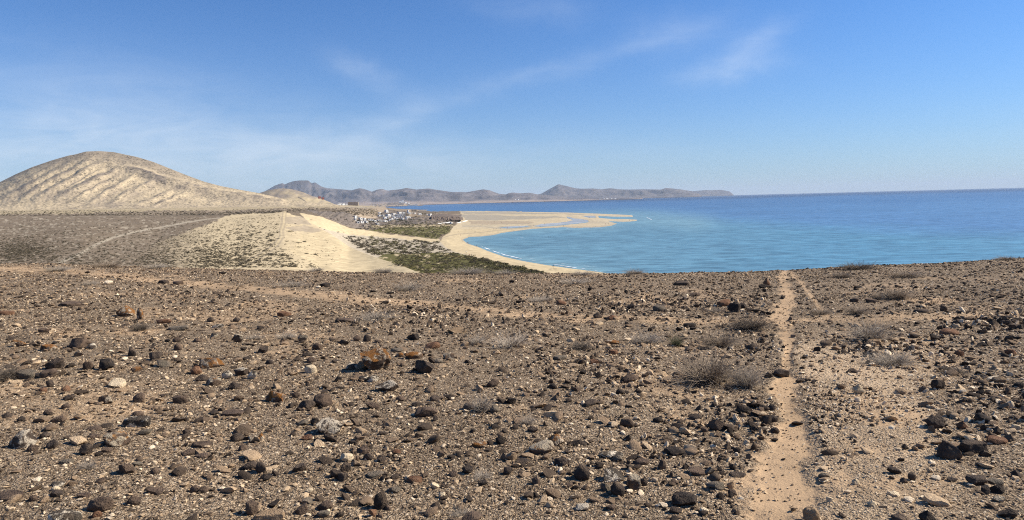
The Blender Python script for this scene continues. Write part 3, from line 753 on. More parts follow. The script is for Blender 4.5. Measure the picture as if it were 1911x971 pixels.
# ------------------------------------------------------------------ stones
def ico(sub):
    bm = bmesh.new(); bmesh.ops.create_icosphere(bm, subdivisions=sub, radius=1.0)
    V = np.array([v.co[:] for v in bm.verts]); F = np.array([[v.index for v in f.verts] for f in bm.faces]); bm.free()
    return V, F
ICO = {k: ico(k) for k in (1, 2, 3, 4)}
def rock_shape(sub, seed, cuts=10, lo=.55, hi=.9, rough=.10, sq=None):
    V, F = ICO[sub]; V = V.copy(); r_ = np.random.default_rng(seed)
    V *= (1 + .35 * fbm3(V * 1.1 + seed, 2, seed))[:, None]
    for k in range(cuts):
        n_ = r_.normal(size=3); n_ /= np.linalg.norm(n_); h_ = r_.uniform(lo, hi)
        d_ = V @ n_ - h_; V -= np.where(d_ > 0, d_, 0)[:, None] * n_ * .94
    if sq is not None:
        for ax, h_ in sq:
            n_ = np.array(ax, float); n_ /= np.linalg.norm(n_); d_ = V @ n_ - h_; V -= np.where(d_ > 0, d_, 0)[:, None] * n_ * .97
    nr_ = V / (np.linalg.norm(V, axis=1)[:, None] + 1e-9)
    V += nr_ * (rough * fbm3(V * 3.2 + seed, 3, seed + 5) + rough * .45 * fbm3(V * 9 + seed, 2, seed + 6))[:, None]
    V -= (V.max(0) + V.min(0)) / 2
    V /= (V.max(0) - V.min(0)) / 2
    return V, F
def rock_mat(name, stops, lichen=None, lamt=0., second=None, samt=0., rough=.92, up=True, scale=14):
    mt, t, b = new_mat(name, rough, .12)
    oc = t.add('ShaderNodeTexCoord').outputs['Object']; rnd = t.add('ShaderNodeObjectInfo').outputs['Random']
    off = t.vmath('ADD', oc, t.vmath('SCALE', (13.0, 7.0, 5.0)))
    ad = t.add('ShaderNodeVectorMath', operation='ADD'); t.l.new(oc, ad.inputs[0])
    cb = t.add('ShaderNodeCombineXYZ'); t.l.new(t.math('MULTIPLY', rnd, 37.0), cb.inputs[0]); t.l.new(t.math('MULTIPLY', rnd, 11.0), cb.inputs[2]); t.l.new(cb.outputs[0], ad.inputs[1])
    v = ad.outputs[0]
    n_ = t.noise(v, scale, 6, .65); n2_ = t.noise(v, scale * 6, 4, .7); pit = t.voro(v, scale * 7)
    c = t.ramp(n_, stops)
    c = t.mix(1.0, c, t.ramp(n2_, [(.3, .72), (.5, 1.0), (.72, 1.30)]), 'MULTIPLY')
    c = t.mix(1.0, c, t.ramp(rnd, [(0, .85), (1, 1.18)]), 'MULTIPLY')
    nz = t.add('ShaderNodeSeparateXYZ'); t.l.new(t.add('ShaderNodeNewGeometry').outputs['Normal'], nz.inputs[0])
    if second:
        m_ = t.ramp(t.math('ADD', t.noise(v, scale * .9, 5, .7, .4), t.math('MULTIPLY', nz.outputs[2], .10)), [(.62 - samt * .3, 0.0), (.68 - samt * .3, 1.0)])
        c = t.mix(m_, c, second)
    if lichen:
        m_ = t.ramp(t.math('ADD', t.noise(t.vmath('ADD', v, (3.3, 1.1, 8.7)), scale * .8, 5, .7, .5), t.math('MULTIPLY', nz.outputs[2], .10)), [(.63 - lamt * .3, 0.0), (.69 - lamt * .3, 1.0)])
        c = t.mix(m_, c, t.mix(n2_, lichen, tuple(x * .5 for x in lichen)))
    dust = t.math('MULTIPLY', t.ramp(n_, [(.45, 0.0), (.8, 1.0)]), .25)
    c = t.mix(dust, c, (.30, .22, .15))
    c = t.mix(1.0, c, (1.05, .965, .86), 'MULTIPLY')
    t.l.new(c, b.inputs['Base Color'])
    bump(t, b, t.math('ADD', t.math('ADD', n_, t.math('MULTIPLY', n2_, .5)), t.math('MULTIPLY', pit, .35)), 1.0, .016)
    return mt
BR = [(.25, (.050, .038, .031)), (.5, (.085, .063, .050)), (.8, (.135, .10, .078))]
DK = [(.25, (.030, .025, .023)), (.5, (.055, .044, .038)), (.8, (.095, .075, .06))]
RM = {
 'd': rock_mat('dark_basalt', DK), 'k': rock_mat('black_basalt', [(.25, (.018, .016, .015)), (.5, (.034, .028, .025)), (.8, (.065, .052, .042))]),
 'b': rock_mat('brown_basalt', BR), 'r': rock_mat('reddish_stone', [(.25, (.08, .042, .028)), (.5, (.14, .078, .048)), (.8, (.2, .12, .08))]),
 'g': rock_mat('grey_stone', [(.25, (.075, .068, .055)), (.5, (.12, .105, .085)), (.8, (.2, .17, .14))]),
 't': rock_mat('tan_stone', [(.25, (.16, .115, .075)), (.5, (.26, .19, .125)), (.8, (.38, .29, .2))]),
 'c': rock_mat('cream_stone', [(.25, (.36, .29, .19)), (.5, (.52, .44, .32)), (.8, (.66, .58, .45))]),
 'w': rock_mat('white_stone', [(.25, (.30, .265, .21)), (.5, (.50, .455, .375)), (.8, (.66, .61, .52))], (.07, .06, .05), .42),
 'o': rock_mat('orange_lichen_stone', BR, (.25, .115, .035), .36, (.38, .33, .26), .25),
 'l': rock_mat('mottled_lichen_stone', BR, (.42, .37, .29), .30, (.28, .15, .06), .05),
 'm': rock_mat('white_marked_stone', DK, (.52, .47, .39), .30),
}
# each line: photo x, photo y of the foot, width, height (photo pixels), colour letter, shape letter
# shapes: r rounded, a angular, f flat, p pointed, u upright, s slab
from collections import OrderedDict  # black stone behind and left of the chalk-patched rock stands in for its shadow
ROCKS = """236 592 33 22 o p;262 600 11 26 o u;332 618 38 9 g s;306 605 28 9 r f;38 648 20 13 o a;93 656 30 13 o f;147 652 36 22 b a;170 653 18 12 w a;104 690 33 22 d a;90 706 28 17 b r
50 708 38 17 g f;165 691 18 17 b r;198 692 32 22 k a;247 666 16 16 d r;289 674 25 18 d r;306 687 24 15 g a;232 675 12 9 w r;254 695 20 9 o f;392 688 48 22 o r;366 700 22 17 r r
377 713 22 14 d a;398 721 30 18 l r;425 708 22 16 w a;450 703 28 17 m a;471 709 18 18 w a;436 728 22 17 d p;218 725 36 20 c r;93 724 12 14 d u;123 731 17 11 r r;80 735 16 11 r r
394 602 15 10 d r;441 602 14 10 d p;407 613 22 7 w f;399 631 16 10 w r;445 641 20 18 l a;368 640 16 9 b r;333 655 15 14 b r;313 640 12 8 k a;329 640 16 10 b r;82 622 18 9 b f
12 589 24 8 r f;130 573 40 9 b f;68 575 10 8 d r;305 531 20 8 d f;332 533 18 8 b f;415 513 15 7 k r;203 531 14 8 w r;163 511 9 5 d r;455 656 13 9 d r
701 693 58 45 o a;794 698 36 28 d a;771 671 34 16 o r;746 668 14 10 o r;740 658 24 8 g f;678 691 26 17 t r;658 691 24 13 m f;580 698 25 17 c r;678 713 20 12 w a;696 714 22 13 w a
724 731 44 22 m a;631 714 14 11 k a;807 652 30 14 r r;818 679 18 10 g r;837 672 24 14 l a;771 636 24 14 k a;685 639 16 14 d r;666 638 14 12 b a;641 645 22 12 d a;593 654 18 13 b a
574 667 20 10 k p;606 671 12 8 b r;580 678 16 11 b r;503 681 17 11 d r;490 660 20 15 d a;565 638 18 12 g a;849 624 30 13 t a;764 579 11 12 k u;719 569 14 10 d a;530 592 26 10 r f
607 537 20 8 k f;594 539 10 6 w r;696 547 12 6 k r;729 550 14 7 k p;513 751 38 22 o a;920 723 26 16 b a;935 554 10 7 k a;955 529 10 8 k r;905 567 14 6 d f;918 569 14 8 b a;643 603 36 9 b f
1352 573 25 14 r r;1371 584 24 18 k a;1387 578 14 11 k a;1400 583 14 9 d a;1412 585 14 10 d a;1425 588 12 9 d a;1436 589 12 8 k a;1428 539 26 9 k a;1431 534 14 14 r p;1272 534 30 9 d f
1101 544 9 10 k p;1047 570 20 9 r r;969 567 14 9 b a;1231 582 24 12 g r;1116 595 18 12 d p;1142 598 22 10 r p;1298 554 20 8 b p;1322 548 10 5 b r;1403 557 10 8 b p;1300 575 10 10 b p
1177 578 13 11 d a;1287 612 24 9 k f;1268 619 13 9 k a;1294 617 14 8 d a;1142 644 26 9 o f;1145 663 18 10 r f;1170 637 18 7 c f;1176 715 32 18 b r;1151 707 13 9 k r;1088 700 14 10 k r
1106 696 10 8 d r;1116 706 12 12 d a;1032 727 17 11 k r;1060 718 14 10 d a;1076 732 16 10 b a;1111 680 18 10 r a;1045 673 26 9 g f;1158 737 18 11 k r;1403 653 24 12 d a;1402 676 16 8 d a
1226 673 12 9 d a;1435 706 18 11 k r;1457 706 30 16 d a;1492 716 14 10 b r;1508 713 12 8 b r;1602 736 20 20 c p;1682 737 20 12 t r;1624 730 10 9 d a;1592 697 18 9 b r;1531 678 10 8 d r
1501 671 14 8 k p;1616 651 18 12 k r;1630 643 28 10 t f;1601 653 10 10 k a;1745 637 18 13 k a;1773 627 36 12 r f;1743 647 14 8 k a;1707 632 18 8 d a;1700 639 14 8 t a;1716 644 10 8 d a
1834 648 18 10 k p;1886 664 20 12 r r;1790 666 16 13 r u;1780 666 14 10 k a;1761 582 13 12 b r;1594 565 16 9 b r;1626 566 20 8 b f;1599 540 13 9 k r;1491 538 10 7 b p;1721 569 9 7 k a
1790 561 12 8 r a;1652 579 9 7 k p;1883 598 22 8 k f;1898 599 10 6 k r;1853 556 12 8 r r;1905 560 9 9 k a;1893 615 22 10 b f;1721 585 28 7 b f;1752 728 24 20 k a;1868 715 26 14 t p
1903 726 16 12 k a;1723 733 22 14 b a;1828 701 14 9 k a;1803 684 16 9 k a
259 752 24 18 b r;337 754 29 17 b r;198 755 28 20 l a;129 749 21 11 d a;123 765 17 10 b r;90 775 17 11 b r;60 770 14 9 b r;14 781 18 12 d p;40 788 15 10 k r;109 790 24 13 b a
256 778 22 10 b r;190 776 18 7 g f;258 798 60 21 w s;272 813 22 11 g a;176 805 28 8 b f;176 820 24 9 b f;214 836 50 30 l r;43 838 48 38 m a;84 819 20 12 d r;60 844 18 13 b r
97 839 22 17 d a;160 851 26 22 d a;185 853 14 10 d r;199 846 20 10 b f;126 822 15 9 b r;235 886 32 22 b a;288 886 16 12 b r;255 871 22 10 g a;123 868 26 9 g f;349 813 15 12 d r
443 825 26 17 d r;475 827 22 18 l a;377 836 38 11 b f;354 851 30 13 b r;377 856 28 9 b f;452 842 16 11 b r;435 778 42 11 b f;470 878 30 18 d a;455 878 16 8 d r;364 921 18 15 b r
380 920 18 11 b r;397 918 11 7 b r;291 925 30 13 b a;279 917 14 9 b r;250 945 26 22 b p;187 903 18 9 b r;214 907 14 8 b r;190 955 45 30 b r;180 969 24 16 r r;122 985 62 34 w r
107 910 26 9 w f;104 918 16 10 c r;106 928 22 12 d f;62 937 16 12 b r;15 936 56 16 b f;156 931 26 11 b f;470 963 22 28 b u;150 936 12 8 c r;72 921 12 7 c r
573 763 32 18 d r;602 760 38 24 b r;548 759 14 9 r r;553 744 14 12 b r;796 780 42 22 b r;696 765 26 14 b a;779 761 24 11 k p;747 750 18 12 b r;812 750 20 12 d r;874 765 20 13 b r
897 770 24 18 d r;923 772 20 16 g r;869 771 11 8 c r;955 755 18 13 k a;616 812 50 32 m a;590 795 22 15 k a;565 795 22 12 g a;645 792 11 9 c r;746 783 12 9 c r;487 822 15 14 o p
895 837 30 11 o f;935 830 20 16 k r;913 829 13 8 d r;573 822 22 11 r a;592 830 15 12 k r;647 863 28 20 c r;645 882 20 18 d a;558 883 26 16 d a;626 893 20 16 k r;641 899 20 17 d r
487 884 20 22 d r;495 899 26 13 k a;688 860 16 14 d u;678 848 26 14 b a;712 863 18 13 d a;739 848 20 10 r p;940 860 12 14 b a;948 887 18 15 d r;773 903 30 13 r f;701 893 34 11 g f
812 914 16 14 c a;825 931 13 12 c r;577 922 15 10 c r;710 952 26 36 k u;724 953 14 11 b r;736 921 24 13 g r;607 953 32 18 b r;563 961 24 20 b r;604 967 24 14 g r;633 967 18 12 k a
695 967 16 16 r a;880 977 45 22 b r;505 976 60 22 t s;573 941 26 11 g f;846 891 17 11 b r;872 886 22 16 d a;900 907 20 9 k f
1170 799 26 18 b r;1010 848 54 27 l r;1037 831 32 22 o p;1081 833 34 14 k p;1141 856 50 13 w s;1153 862 18 12 g r;1086 898 30 30 d u;1143 900 46 26 w a;1184 916 28 32 l a;1153 927 28 26 d r
1131 918 20 16 g a;1202 908 15 16 d a;1279 946 50 26 k a;1261 960 26 14 d a;1302 888 38 16 b a;1324 887 20 16 g a;1259 851 38 16 k a;1196 868 32 12 b f;1235 877 16 20 b a;1339 805 30 22 b a
1314 807 15 10 b a;1387 773 26 18 k r;1425 768 24 13 d r;1432 793 18 20 d a;1377 891 30 8 d f;1337 916 32 17 g a;1364 913 16 16 t a;1367 926 16 12 b a;1141 954 20 12 b a;1088 954 28 12 m a
1000 906 17 16 b a;1048 871 28 16 d a;975 867 26 10 d a;1171 824 14 12 k a;1297 825 11 10 c a;1310 847 9 9 c r;1314 960 18 11 c r;1070 931 11 8 c r;995 808 20 12 d a;1264 803 24 13 d a
1103 758 26 12 d r;1121 756 14 8 g r;1197 744 18 12 t p;1397 755 20 10 b r;1063 911 16 9 b a;1103 785 12 9 d r;1227 790 18 11 k r;1299 785 26 12 d a;1259 906 16 12 b a
1745 800 38 27 d r;1797 802 20 17 r p;1838 790 32 18 k r;1830 800 14 10 k a;1770 858 42 35 d a;1816 847 50 25 d s;1861 830 38 14 r f;1838 853 18 12 k a;1690 840 13 11 k p;1533 793 11 8 k p
1622 784 18 6 d f;1670 886 24 14 k a;1687 903 16 12 b p;1702 898 16 16 d u;1666 896 13 8 g r;1682 863 13 10 k p;1825 906 38 20 d a;1838 923 22 15 k a;1863 923 26 19 k a;1858 905 30 10 g f
1896 893 20 16 d a;1863 938 20 13 c a;1597 906 14 13 c p;1539 903 20 9 c a;1538 893 20 9 g f;1670 928 18 10 c a;1627 946 18 12 c p;1582 923 14 10 c a;1548 938 14 11 c a;1514 976 30 31 t u
1732 977 28 24 k p;1678 975 28 15 d r;1881 969 34 19 k a;1650 950 16 7 d r;1778 901 18 8 d a;1896 803 16 10 c f;1443 790 20 15 d r;1440 768 18 13 d r;1446 810 16 12 d a;1446 826 14 9 k a
1906 763 16 14 k a""".replace('\n', ';').split(';')
RK = []
for ln in ROCKS:
    a_ = ln.split()
    RK.append((float(a_[0]), float(a_[1]), float(a_[2]), float(a_[3]), a_[4], a_[5]))
MARKS = {(701, 693): 'the big lichened boulder', (794, 698): 'the dark angular block', (258, 798): 'the long white slab', (1010, 848): 'the large speckled boulder',
         (1770, 858): 'the flat-topped pair', (1602, 736): 'the bright cream boulder', (710, 952): 'the black upright stone', (1514, 976): 'the smooth tan standing stone',
         (236, 592): 'the pointed orange-topped rock', (1143, 900): 'the white-topped slab', (43, 838): 'the white-capped rock', (1352, 573): 'the rounded red-brown boulder',
         (1142, 598): 'the reddish peaked rock', (616, 812): 'the chalk-patched rock', (1745, 800): 'the lone dark boulder', (392, 688): 'the orange-brown domed stone', (122, 985): 'the white bottom-edge rock',
         (1773, 627): 'the low red-brown mound stone', (530, 592): 'the flat reddish stone', (513, 751): 'the orange and grey rock', (1279, 946): 'the big rough black rock', (1272, 534): 'the dark brow slab'}
RLAB = {(701, 693): 'biggest boulder, angular brown with orange and white lichen, left of centre among the gravel', (794, 698): 'dark squarish angular block casting a long shadow, just right of the lichened boulder',
        (258, 798): 'long white slab blotched with black lichen, lying at lower left', (1010, 848): 'large rounded boulder speckled with pale lichen, lower centre of the gravel',
        (1770, 858): 'squat dark block with a hollow, left half of the flat-topped pair', (1816, 847): 'long flat-topped dark stone with pale rim, right half of the pair',
        (1602, 736): 'bright cream peaked boulder on the pale gravel right of the footpath', (710, 952): 'black upright block standing near the bottom edge, left of centre',
        (1514, 976): 'smooth tan standing stone at the bottom edge beside the sandy path', (236, 592): 'pointed brown rock with orange lichen top, upper left of the stony ground',
        (262, 600): 'thin upright stone with an orange tip beside the pointed orange-topped rock', (1143, 900): 'broad slab with a bright white top among dark stones, lower right of centre',
        (1184, 916): 'mottled rock with orange and white lichen touching the white-topped slab', (43, 838): 'big dark rock with a white cap at the lower left edge', (122, 985): 'white rounded rock cut off by the bottom edge at left',
        (1352, 573): 'rounded red-brown boulder at the start of a row of stones left of the path', (1142, 598): 'reddish peaked rock just below the cross track', (616, 812): 'dark grey rock with chalky white patches on top',
        (1745, 800): 'lone large dark boulder with a long shadow right of the path', (392, 688): 'low orange-brown domed stone, widest stone of the upper left', (1773, 627): 'low red-brown mound stone among black stones at upper right',
        (530, 592): 'long flat reddish stone between the tracks, upper left of centre', (513, 751): 'orange and cream rock with dark underside, left of centre', (1279, 946): 'big rough black rock near the bottom, left of the path',
        (1272, 534): 'dark flat slab near the brow of the plateau', (895, 837): 'flat bright orange stone alone on grey gravel', (1086, 898): 'tilted dark slab leaning left of the white-topped slab', (214, 836): 'rounded boulder mottled white and orange, in front of the long white slab',
        (1431, 534): 'pointed dark red rock on a low heap left of the path near the brow'}
size_w = lambda s: 'tiny' if s < .09 else 'small' if s < .14 else 'medium' if s < .22 else 'large'
CN = {'d': 'dark grey-brown', 'k': 'near-black', 'b': 'brown', 'r': 'reddish brown', 'g': 'grey', 't': 'tan', 'c': 'cream', 'w': 'white', 'o': 'orange-lichened', 'l': 'pale-mottled', 'm': 'dark, white-marked'}
SN = {'r': 'rounded', 'a': 'angular', 'f': 'flat', 'p': 'pointed', 'u': 'upright', 's': 'slab-like'}
RK.sort(key=lambda r: -(r[2] * r[3]))
# the 300 that show largest are things of their own, the rest go with the loose stones
NBIG = 298
rock_objs = []; extra = []
for i, (x, y, w, h, cc_, sh) in enumerate(RK):
    g = ghit(x, min(y, 1010) - 1)
    if g is None: print('no hit', x, y); continue
    Y_ = g.y; sc_ = Y_ / FPX
    alpha = math.atan2(EYE - g.z, math.hypot(g.x, g.y))
    Wd = w * sc_
    dep = Wd * {'r': .85, 'a': .8, 'f': .75, 'p': .75, 'u': .8, 's': .5}[sh]
    if w < h: dep = Wd * .9
    hv = h * sc_
    Hh = max((hv - dep * math.sin(alpha) * .55) / math.cos(alpha), hv * .5)
    bury = {'f': .6, 'r': .38}.get(sh, .28)
    Hh_t = Hh * (1 + bury)
    cx_, cy_ = g.x + g.x / g.y * dep * .3, g.y + dep * .36
    z0 = gzs(cx_, cy_)
    z = z0 - Hh * bury + Hh_t / 2
    sub = 3 if i < 130 else 2
    if w * h > 1000: sub = 4
    if i >= NBIG:
        extra.append((cx_, cy_, z, Wd, dep, Hh_t, cc_)); continue
    seed = 1000 + i * 7
    if sh == 'r': V, F = rock_shape(sub, seed, 14, .56, .90, .11)
    elif sh == 'a': V, F = rock_shape(sub, seed, 15, .42, .80, .12)
    elif sh == 'f': V, F = rock_shape(sub, seed, 8, .65, .95, .06, [((.1, -.1, 1), .55)])
    elif sh == 'p': V, F = rock_shape(sub, seed, 6, .7, .95, .09, [((.9, -.25, .8), .42), ((-.85, -.2, .85), .42), ((.1, .9, .7), .4), ((.1, -.9, .6), .48)])
    elif sh == 'u': V, F = rock_shape(sub, seed, 7, .7, .95, .08)
    else: V, F = rock_shape(sub, seed, 6, .8, .98, .07, [((.05, -.12, 1), .5), ((.1, -1, .2), .6)])
    V = V * np.array([Wd / 2, dep / 2, Hh_t / 2]) * 1.03
    if cc_ in 'wcl' and w * h > 300: V = V * .93
    rz = random.uniform(-.25, .25) if sh in 'ra' else random.uniform(-.1, .1)
    me = mesh_np('stone', V, F, RM[cc_], True)
    try: me.set_sharp_from_angle(angle=R(38 if sh != 'r' else 60))
    except Exception: pass
    o = link('stone', me, None, (cx_, cy_, z)); o.rotation_euler = (random.uniform(-.06, .06), random.uniform(-.08, .08), rz)
    rock_objs.append((o, x, y, w, h, cc_, sh, cx_, cy_, Wd))
# labels: look, then place beside the nearest landmark
mk = [(k, v, next((r for r in rock_objs if (r[1], r[2]) == k), None)) for k, v in MARKS.items()]
mk = [m_ for m_ in mk if m_[2]]
lab = {}
for r in rock_objs:
    key = (r[1], r[2])
    if key in RLAB: r[0]['label'] = RLAB[key]; continue
    best = min(((math.hypot((m_[2][1] - r[1]), (m_[2][2] - r[2]) * 2.0), m_) for m_ in mk if m_[0] != key), key=lambda q_: q_[0])
    m_ = best[1]; dx, dy = r[1] - m_[0][0], r[2] - m_[0][1]
    if abs(dx) > 1.6 * abs(dy): rel = 'right of' if dx > 0 else 'left of'
    elif abs(dy) > 1.6 * abs(dx): rel = 'in front of' if dy > 0 else 'behind'
    else: rel = ('in front and ' if dy > 0 else 'behind and ') + ('right of' if dx > 0 else 'left of')
    lab.setdefault((CN[r[5]], SN[r[6]], rel, m_[1]), []).append((best[0], r))
ORD = ['nearest', 'second nearest', 'third nearest', 'fourth nearest', 'fifth nearest', 'sixth nearest', 'seventh nearest', 'eighth nearest', 'ninth nearest', 'tenth nearest']
for (c_, s_, rel, m_), lst in lab.items():
    lst.sort(key=lambda q_: q_[0])
    for k, (d_, r) in enumerate(lst):
        sz = size_w(r[9])
        if len(lst) == 1: tx = f'{sz} {c_} {s_} stone {rel} {m_}'
        else: tx = f'{sz} {c_} {s_} stone, {ORD[min(k, 9)]} {rel} {m_}'
        r[0]['label'] = tx  # the black shadow stand-in also gets a stone label here
for r in rock_objs:
    r[0]['category'] = 'stone'; r[0]['group'] = 'stones scattered on the plateau'

# ------------------------------------------------------------------ loose stones and gravel (geometry nodes, one stuff object each)
src = bpy.data.collections.new('pebble_shapes')      # not linked to the scene: only instanced
gm, t, b = new_mat('gravel_stone', .92, .12)
tone = t.attr('tone', 'Fac', 'INSTANCER'); oc = t.add('ShaderNodeTexCoord').outputs['Object']
c = t.ramp(tone, [(0, (.030, .025, .022)), (.22, (.060, .047, .038)), (.40, (.105, .080, .060)), (.54, (.19, .14, .10)), (.68, (.32, .24, .165)), (.82, (.58, .46, .32)), (1, (.80, .70, .55))])
nn_ = t.noise(oc, 3.5, 4, .7)
c = t.mix(1.0, c, t.ramp(nn_, [(.3, .7), (.5, 1.0), (.7, 1.3)]), 'MULTIPLY')
c = t.mix(1.0, c, (1.06, .965, .845), 'MULTIPLY')
t.l.new(c, b.inputs['Base Color']); bump(t, b, nn_, .5, .1)
NSH = 14
for k in range(NSH):
    sub = 2 if k < 7 else 1
    V, F = rock_shape(sub, 500 + k * 3, 15 if k % 3 else 9, .38, .82, .12)
    V = V * np.array([1, random.uniform(.7, .95), random.uniform(.5, .85)])
    me = mesh_np('pebble', V, F, gm, sub == 2)
    if sub == 2:
        try: me.set_sharp_from_angle(angle=R(35))
        except Exception: pass
    po = bpy.data.objects.new('pebble', me); src.objects.link(po)
def scatter(name, P_, rot, scl, tone_, idx, coll, label, cat, mat=None):
    me = mesh_np(name, P_, np.zeros((0, 3), np.int32)) if False else bpy.data.meshes.new(name)
    me.vertices.add(len(P_)); me.vertices.foreach_set('co', np.asarray(P_, np.float32).ravel())
    for nm, v_, ty in (('rot', rot, 'FLOAT_VECTOR'), ('scl', scl, 'FLOAT_VECTOR'), ('tone', tone_, 'FLOAT'), ('idx', idx, 'INT')):
        at_ = me.attributes.new(nm, ty, 'POINT')
        at_.data.foreach_set('vector' if ty == 'FLOAT_VECTOR' else 'value', np.ascontiguousarray(v_, np.int32 if ty == 'INT' else np.float32).ravel())
    o = link(name, me); tag(o, label, cat, kind='stuff')
    ng = bpy.data.node_groups.new(name + '_scatter', 'GeometryNodeTree')
    ng.interface.new_socket('Geometry', in_out='INPUT', socket_type='NodeSocketGeometry')
    ng.interface.new_socket('Geometry', in_out='OUTPUT', socket_type='NodeSocketGeometry')
    gi = ng.nodes.new('NodeGroupInput'); go = ng.nodes.new('NodeGroupOutput')
    ci = ng.nodes.new('GeometryNodeCollectionInfo'); ci.inputs['Collection'].default_value = coll
    ci.inputs['Separate Children'].default_value = True; ci.inputs['Reset Children'].default_value = True
    iop = ng.nodes.new('GeometryNodeInstanceOnPoints'); iop.inputs['Pick Instance'].default_value = True
    ng.links.new(gi.outputs[0], iop.inputs['Points']); ng.links.new(ci.outputs[0], iop.inputs['Instance'])
    for nm, ty, sk in (('rot', 'FLOAT_VECTOR', 'Rotation'), ('scl', 'FLOAT_VECTOR', 'Scale'), ('idx', 'INT', 'Instance Index')):
        na = ng.nodes.new('GeometryNodeInputNamedAttribute'); na.data_type = ty; na.inputs['Name'].default_value = nm
        ng.links.new(na.outputs['Attribute'], iop.inputs[sk])
    ng.links.new(iop.outputs[0], go.inputs[0])
    md = o.modifiers.new('scatter', 'NODES'); md.node_group = ng
    return o
def cloud_pts(N, y0, y1, dens_sand, tone_mu, r0, r1, flat=.7, seed=0, clump=0.):
    r_ = np.random.default_rng(seed)
    y = np.sqrt(r_.uniform(y0 ** 2, y1 ** 2, N)); u = r_.uniform(-.92, .92, N); x = y * u
    a, b2, path, cross, n = masks(x, y)
    dE, _ = edge_of(np.clip(u2px(u), -700, 2700))
    keep = r_.uniform(size=N) > np.maximum(path ** .6 * dens_sand, cross * dens_sand * .9)
    cl = fbm2(x * 1.1, y * .8, 4, 300 + seed)
    keep &= r_.uniform(size=N) < np.clip(.62 + clump * cl * 1.6, .08, 1)
    keep &= y < dE + 5
    pz = sstep(a, 1490, 1530) * (1 - sstep(a, 1690, 1760)) * sstep(b2, 640, 700)
    keep &= r_.uniform(size=N) > pz * (.6 if r1 > .03 else .1)
    x, y, a, b2, cl = x[keep], y[keep], a[keep], b2[keep], cl[keep]; N = len(x)
    s = r0 * (r1 / r0) ** (r_.uniform(size=N) ** 1.7)
    sx_ = s * r_.uniform(.8, 1.3, N); sy_ = s * r_.uniform(.8, 1.3, N); sz_ = s * r_.uniform(flat * .7, flat * 1.3, N)
    pale = sstep(a, 1470, 1540) * (1 - sstep(a, 1720, 1850)) * sstep(b2, 600, 680)
    right = sstep(a, 880, 1150) * sstep(b2, 580, 640)
    tn = r_.beta(1.6, 2.2, N) * (1 - tone_mu) + tone_mu * r_.uniform(size=N) ** 1.0
    tn = np.where(r_.uniform(size=N) < .32 + .16 * right + .50 * pale, r_.uniform(.66, 1.0, N), tn)
    tn = np.where(s > .03, tn * .8, tn)
    return x, y, s, sx_, sy_, sz_, np.clip(tn, 0, 1), r_
def add_scatter(name, N, y0, y1, ds, tm, r0, r1, flat, seed, clump, label, lo, hi):
    x, y, s, sx_, sy_, sz_, tn, r_ = cloud_pts(N, y0, y1, ds, tm, r0, r1, flat, seed, clump)
    z = gz(x, y)
    a, b2, path, cross, n = masks(x, y); z = z - .03 * path * np.clip(8 / y, .3, 1)
    P_ = np.stack([x, y, z + sz_ * .32], -1)
    rot = np.stack([r_.uniform(-.5, .5, len(x)), r_.uniform(-.5, .5, len(x)), r_.uniform(0, 6.28, len(x))], -1)
    print(name, len(x))
    return scatter(name, P_, rot, np.stack([sx_, sy_, sz_], -1), tn, r_.integers(lo, hi, len(x)), src, label, 'gravel')
add_scatter('fine_gravel', 70000, 2.3, 8.5, .80, .5, .004, .010, .75, 1, .35, 'fine brown and cream gravel covering the near ground', 7, 14)
add_scatter('gravel', 90000, 2.3, 17, .74, .45, .008, .017, .7, 2, .4, 'mixed dark and pale gravel covering the stony ground', 7, 14)
add_scatter('pebbles', 95000, 2.3, 33, .93, .30, .014, .034, .7, 3, .5, 'scattered dark pebbles over the whole plateau', 0, 14)
add_scatter('loose_stones', 15000, 2.6, 35, .99, .12, .030, .07, .68, 4, .75, 'loose dark stones strewn over the plateau to its brow', 0, 7)
CLUST = [(1405, 785, 60, 60, 110, .016, .045), (1330, 770, 90, 50, 80, .014, .04), (1430, 560, 60, 30, 90, .03, .08), (1800, 640, 170, 70, 170, .018, .045), (1870, 740, 90, 70, 120, .02, .05), (1650, 650, 90, 30, 160, .02, .06), (1180, 570, 190, 26, 620, .02, .06),
         (1420, 640, 60, 30, 160, .018, .045), (1110, 690, 120, 50, 420, .012, .04), (770, 590, 140, 30, 420, .02, .06), (1860, 600, 90, 20, 160, .03, .08), (1530, 780, 60, 80, 300, .008, .022), (300, 545, 160, 22, 200, .02, .06), (1600, 760, 120, 40, 380, .008, .022), (680, 850, 60, 30, 90, .01, .025), (1370, 900, 60, 60, 160, .01, .03), (1250, 830, 120, 60, 240, .01, .03)]
r_c = np.random.default_rng(77); cpts = []
for (cx_, cy_, rx, ry, n_, r0, r1) in CLUST:
    for k in range(n_):
        g = ghit(cx_ + r_c.normal() * rx * .6, cy_ + r_c.normal() * ry * .6)
        if g is None or g.y > 40: continue
        if masks(np.array([g.x]), np.array([g.y]))[2][0] > .25: continue
        s_ = r0 * (r1 / r0) ** (r_c.uniform() ** 1.6)
        cpts.append((g.x, g.y, g.z + s_ * .25, s_ * r_c.uniform(.8, 1.3), s_ * r_c.uniform(.8, 1.2), s_ * r_c.uniform(.5, .9), r_c.uniform(.72, 1) if r_c.uniform() < (.5 if 1480 < cx_ < 1620 else .22) else r_c.uniform(.1, .55)))
cpts = np.array(cpts)
scatter('heaped_stones', cpts[:, :3], r_c.uniform(-.6, 3, (len(cpts), 3)), cpts[:, 3:6], cpts[:, 6], r_c.integers(0, 7, len(cpts)), src, 'loose stones heaped in patches beside the tracks and bushes', 'gravel')
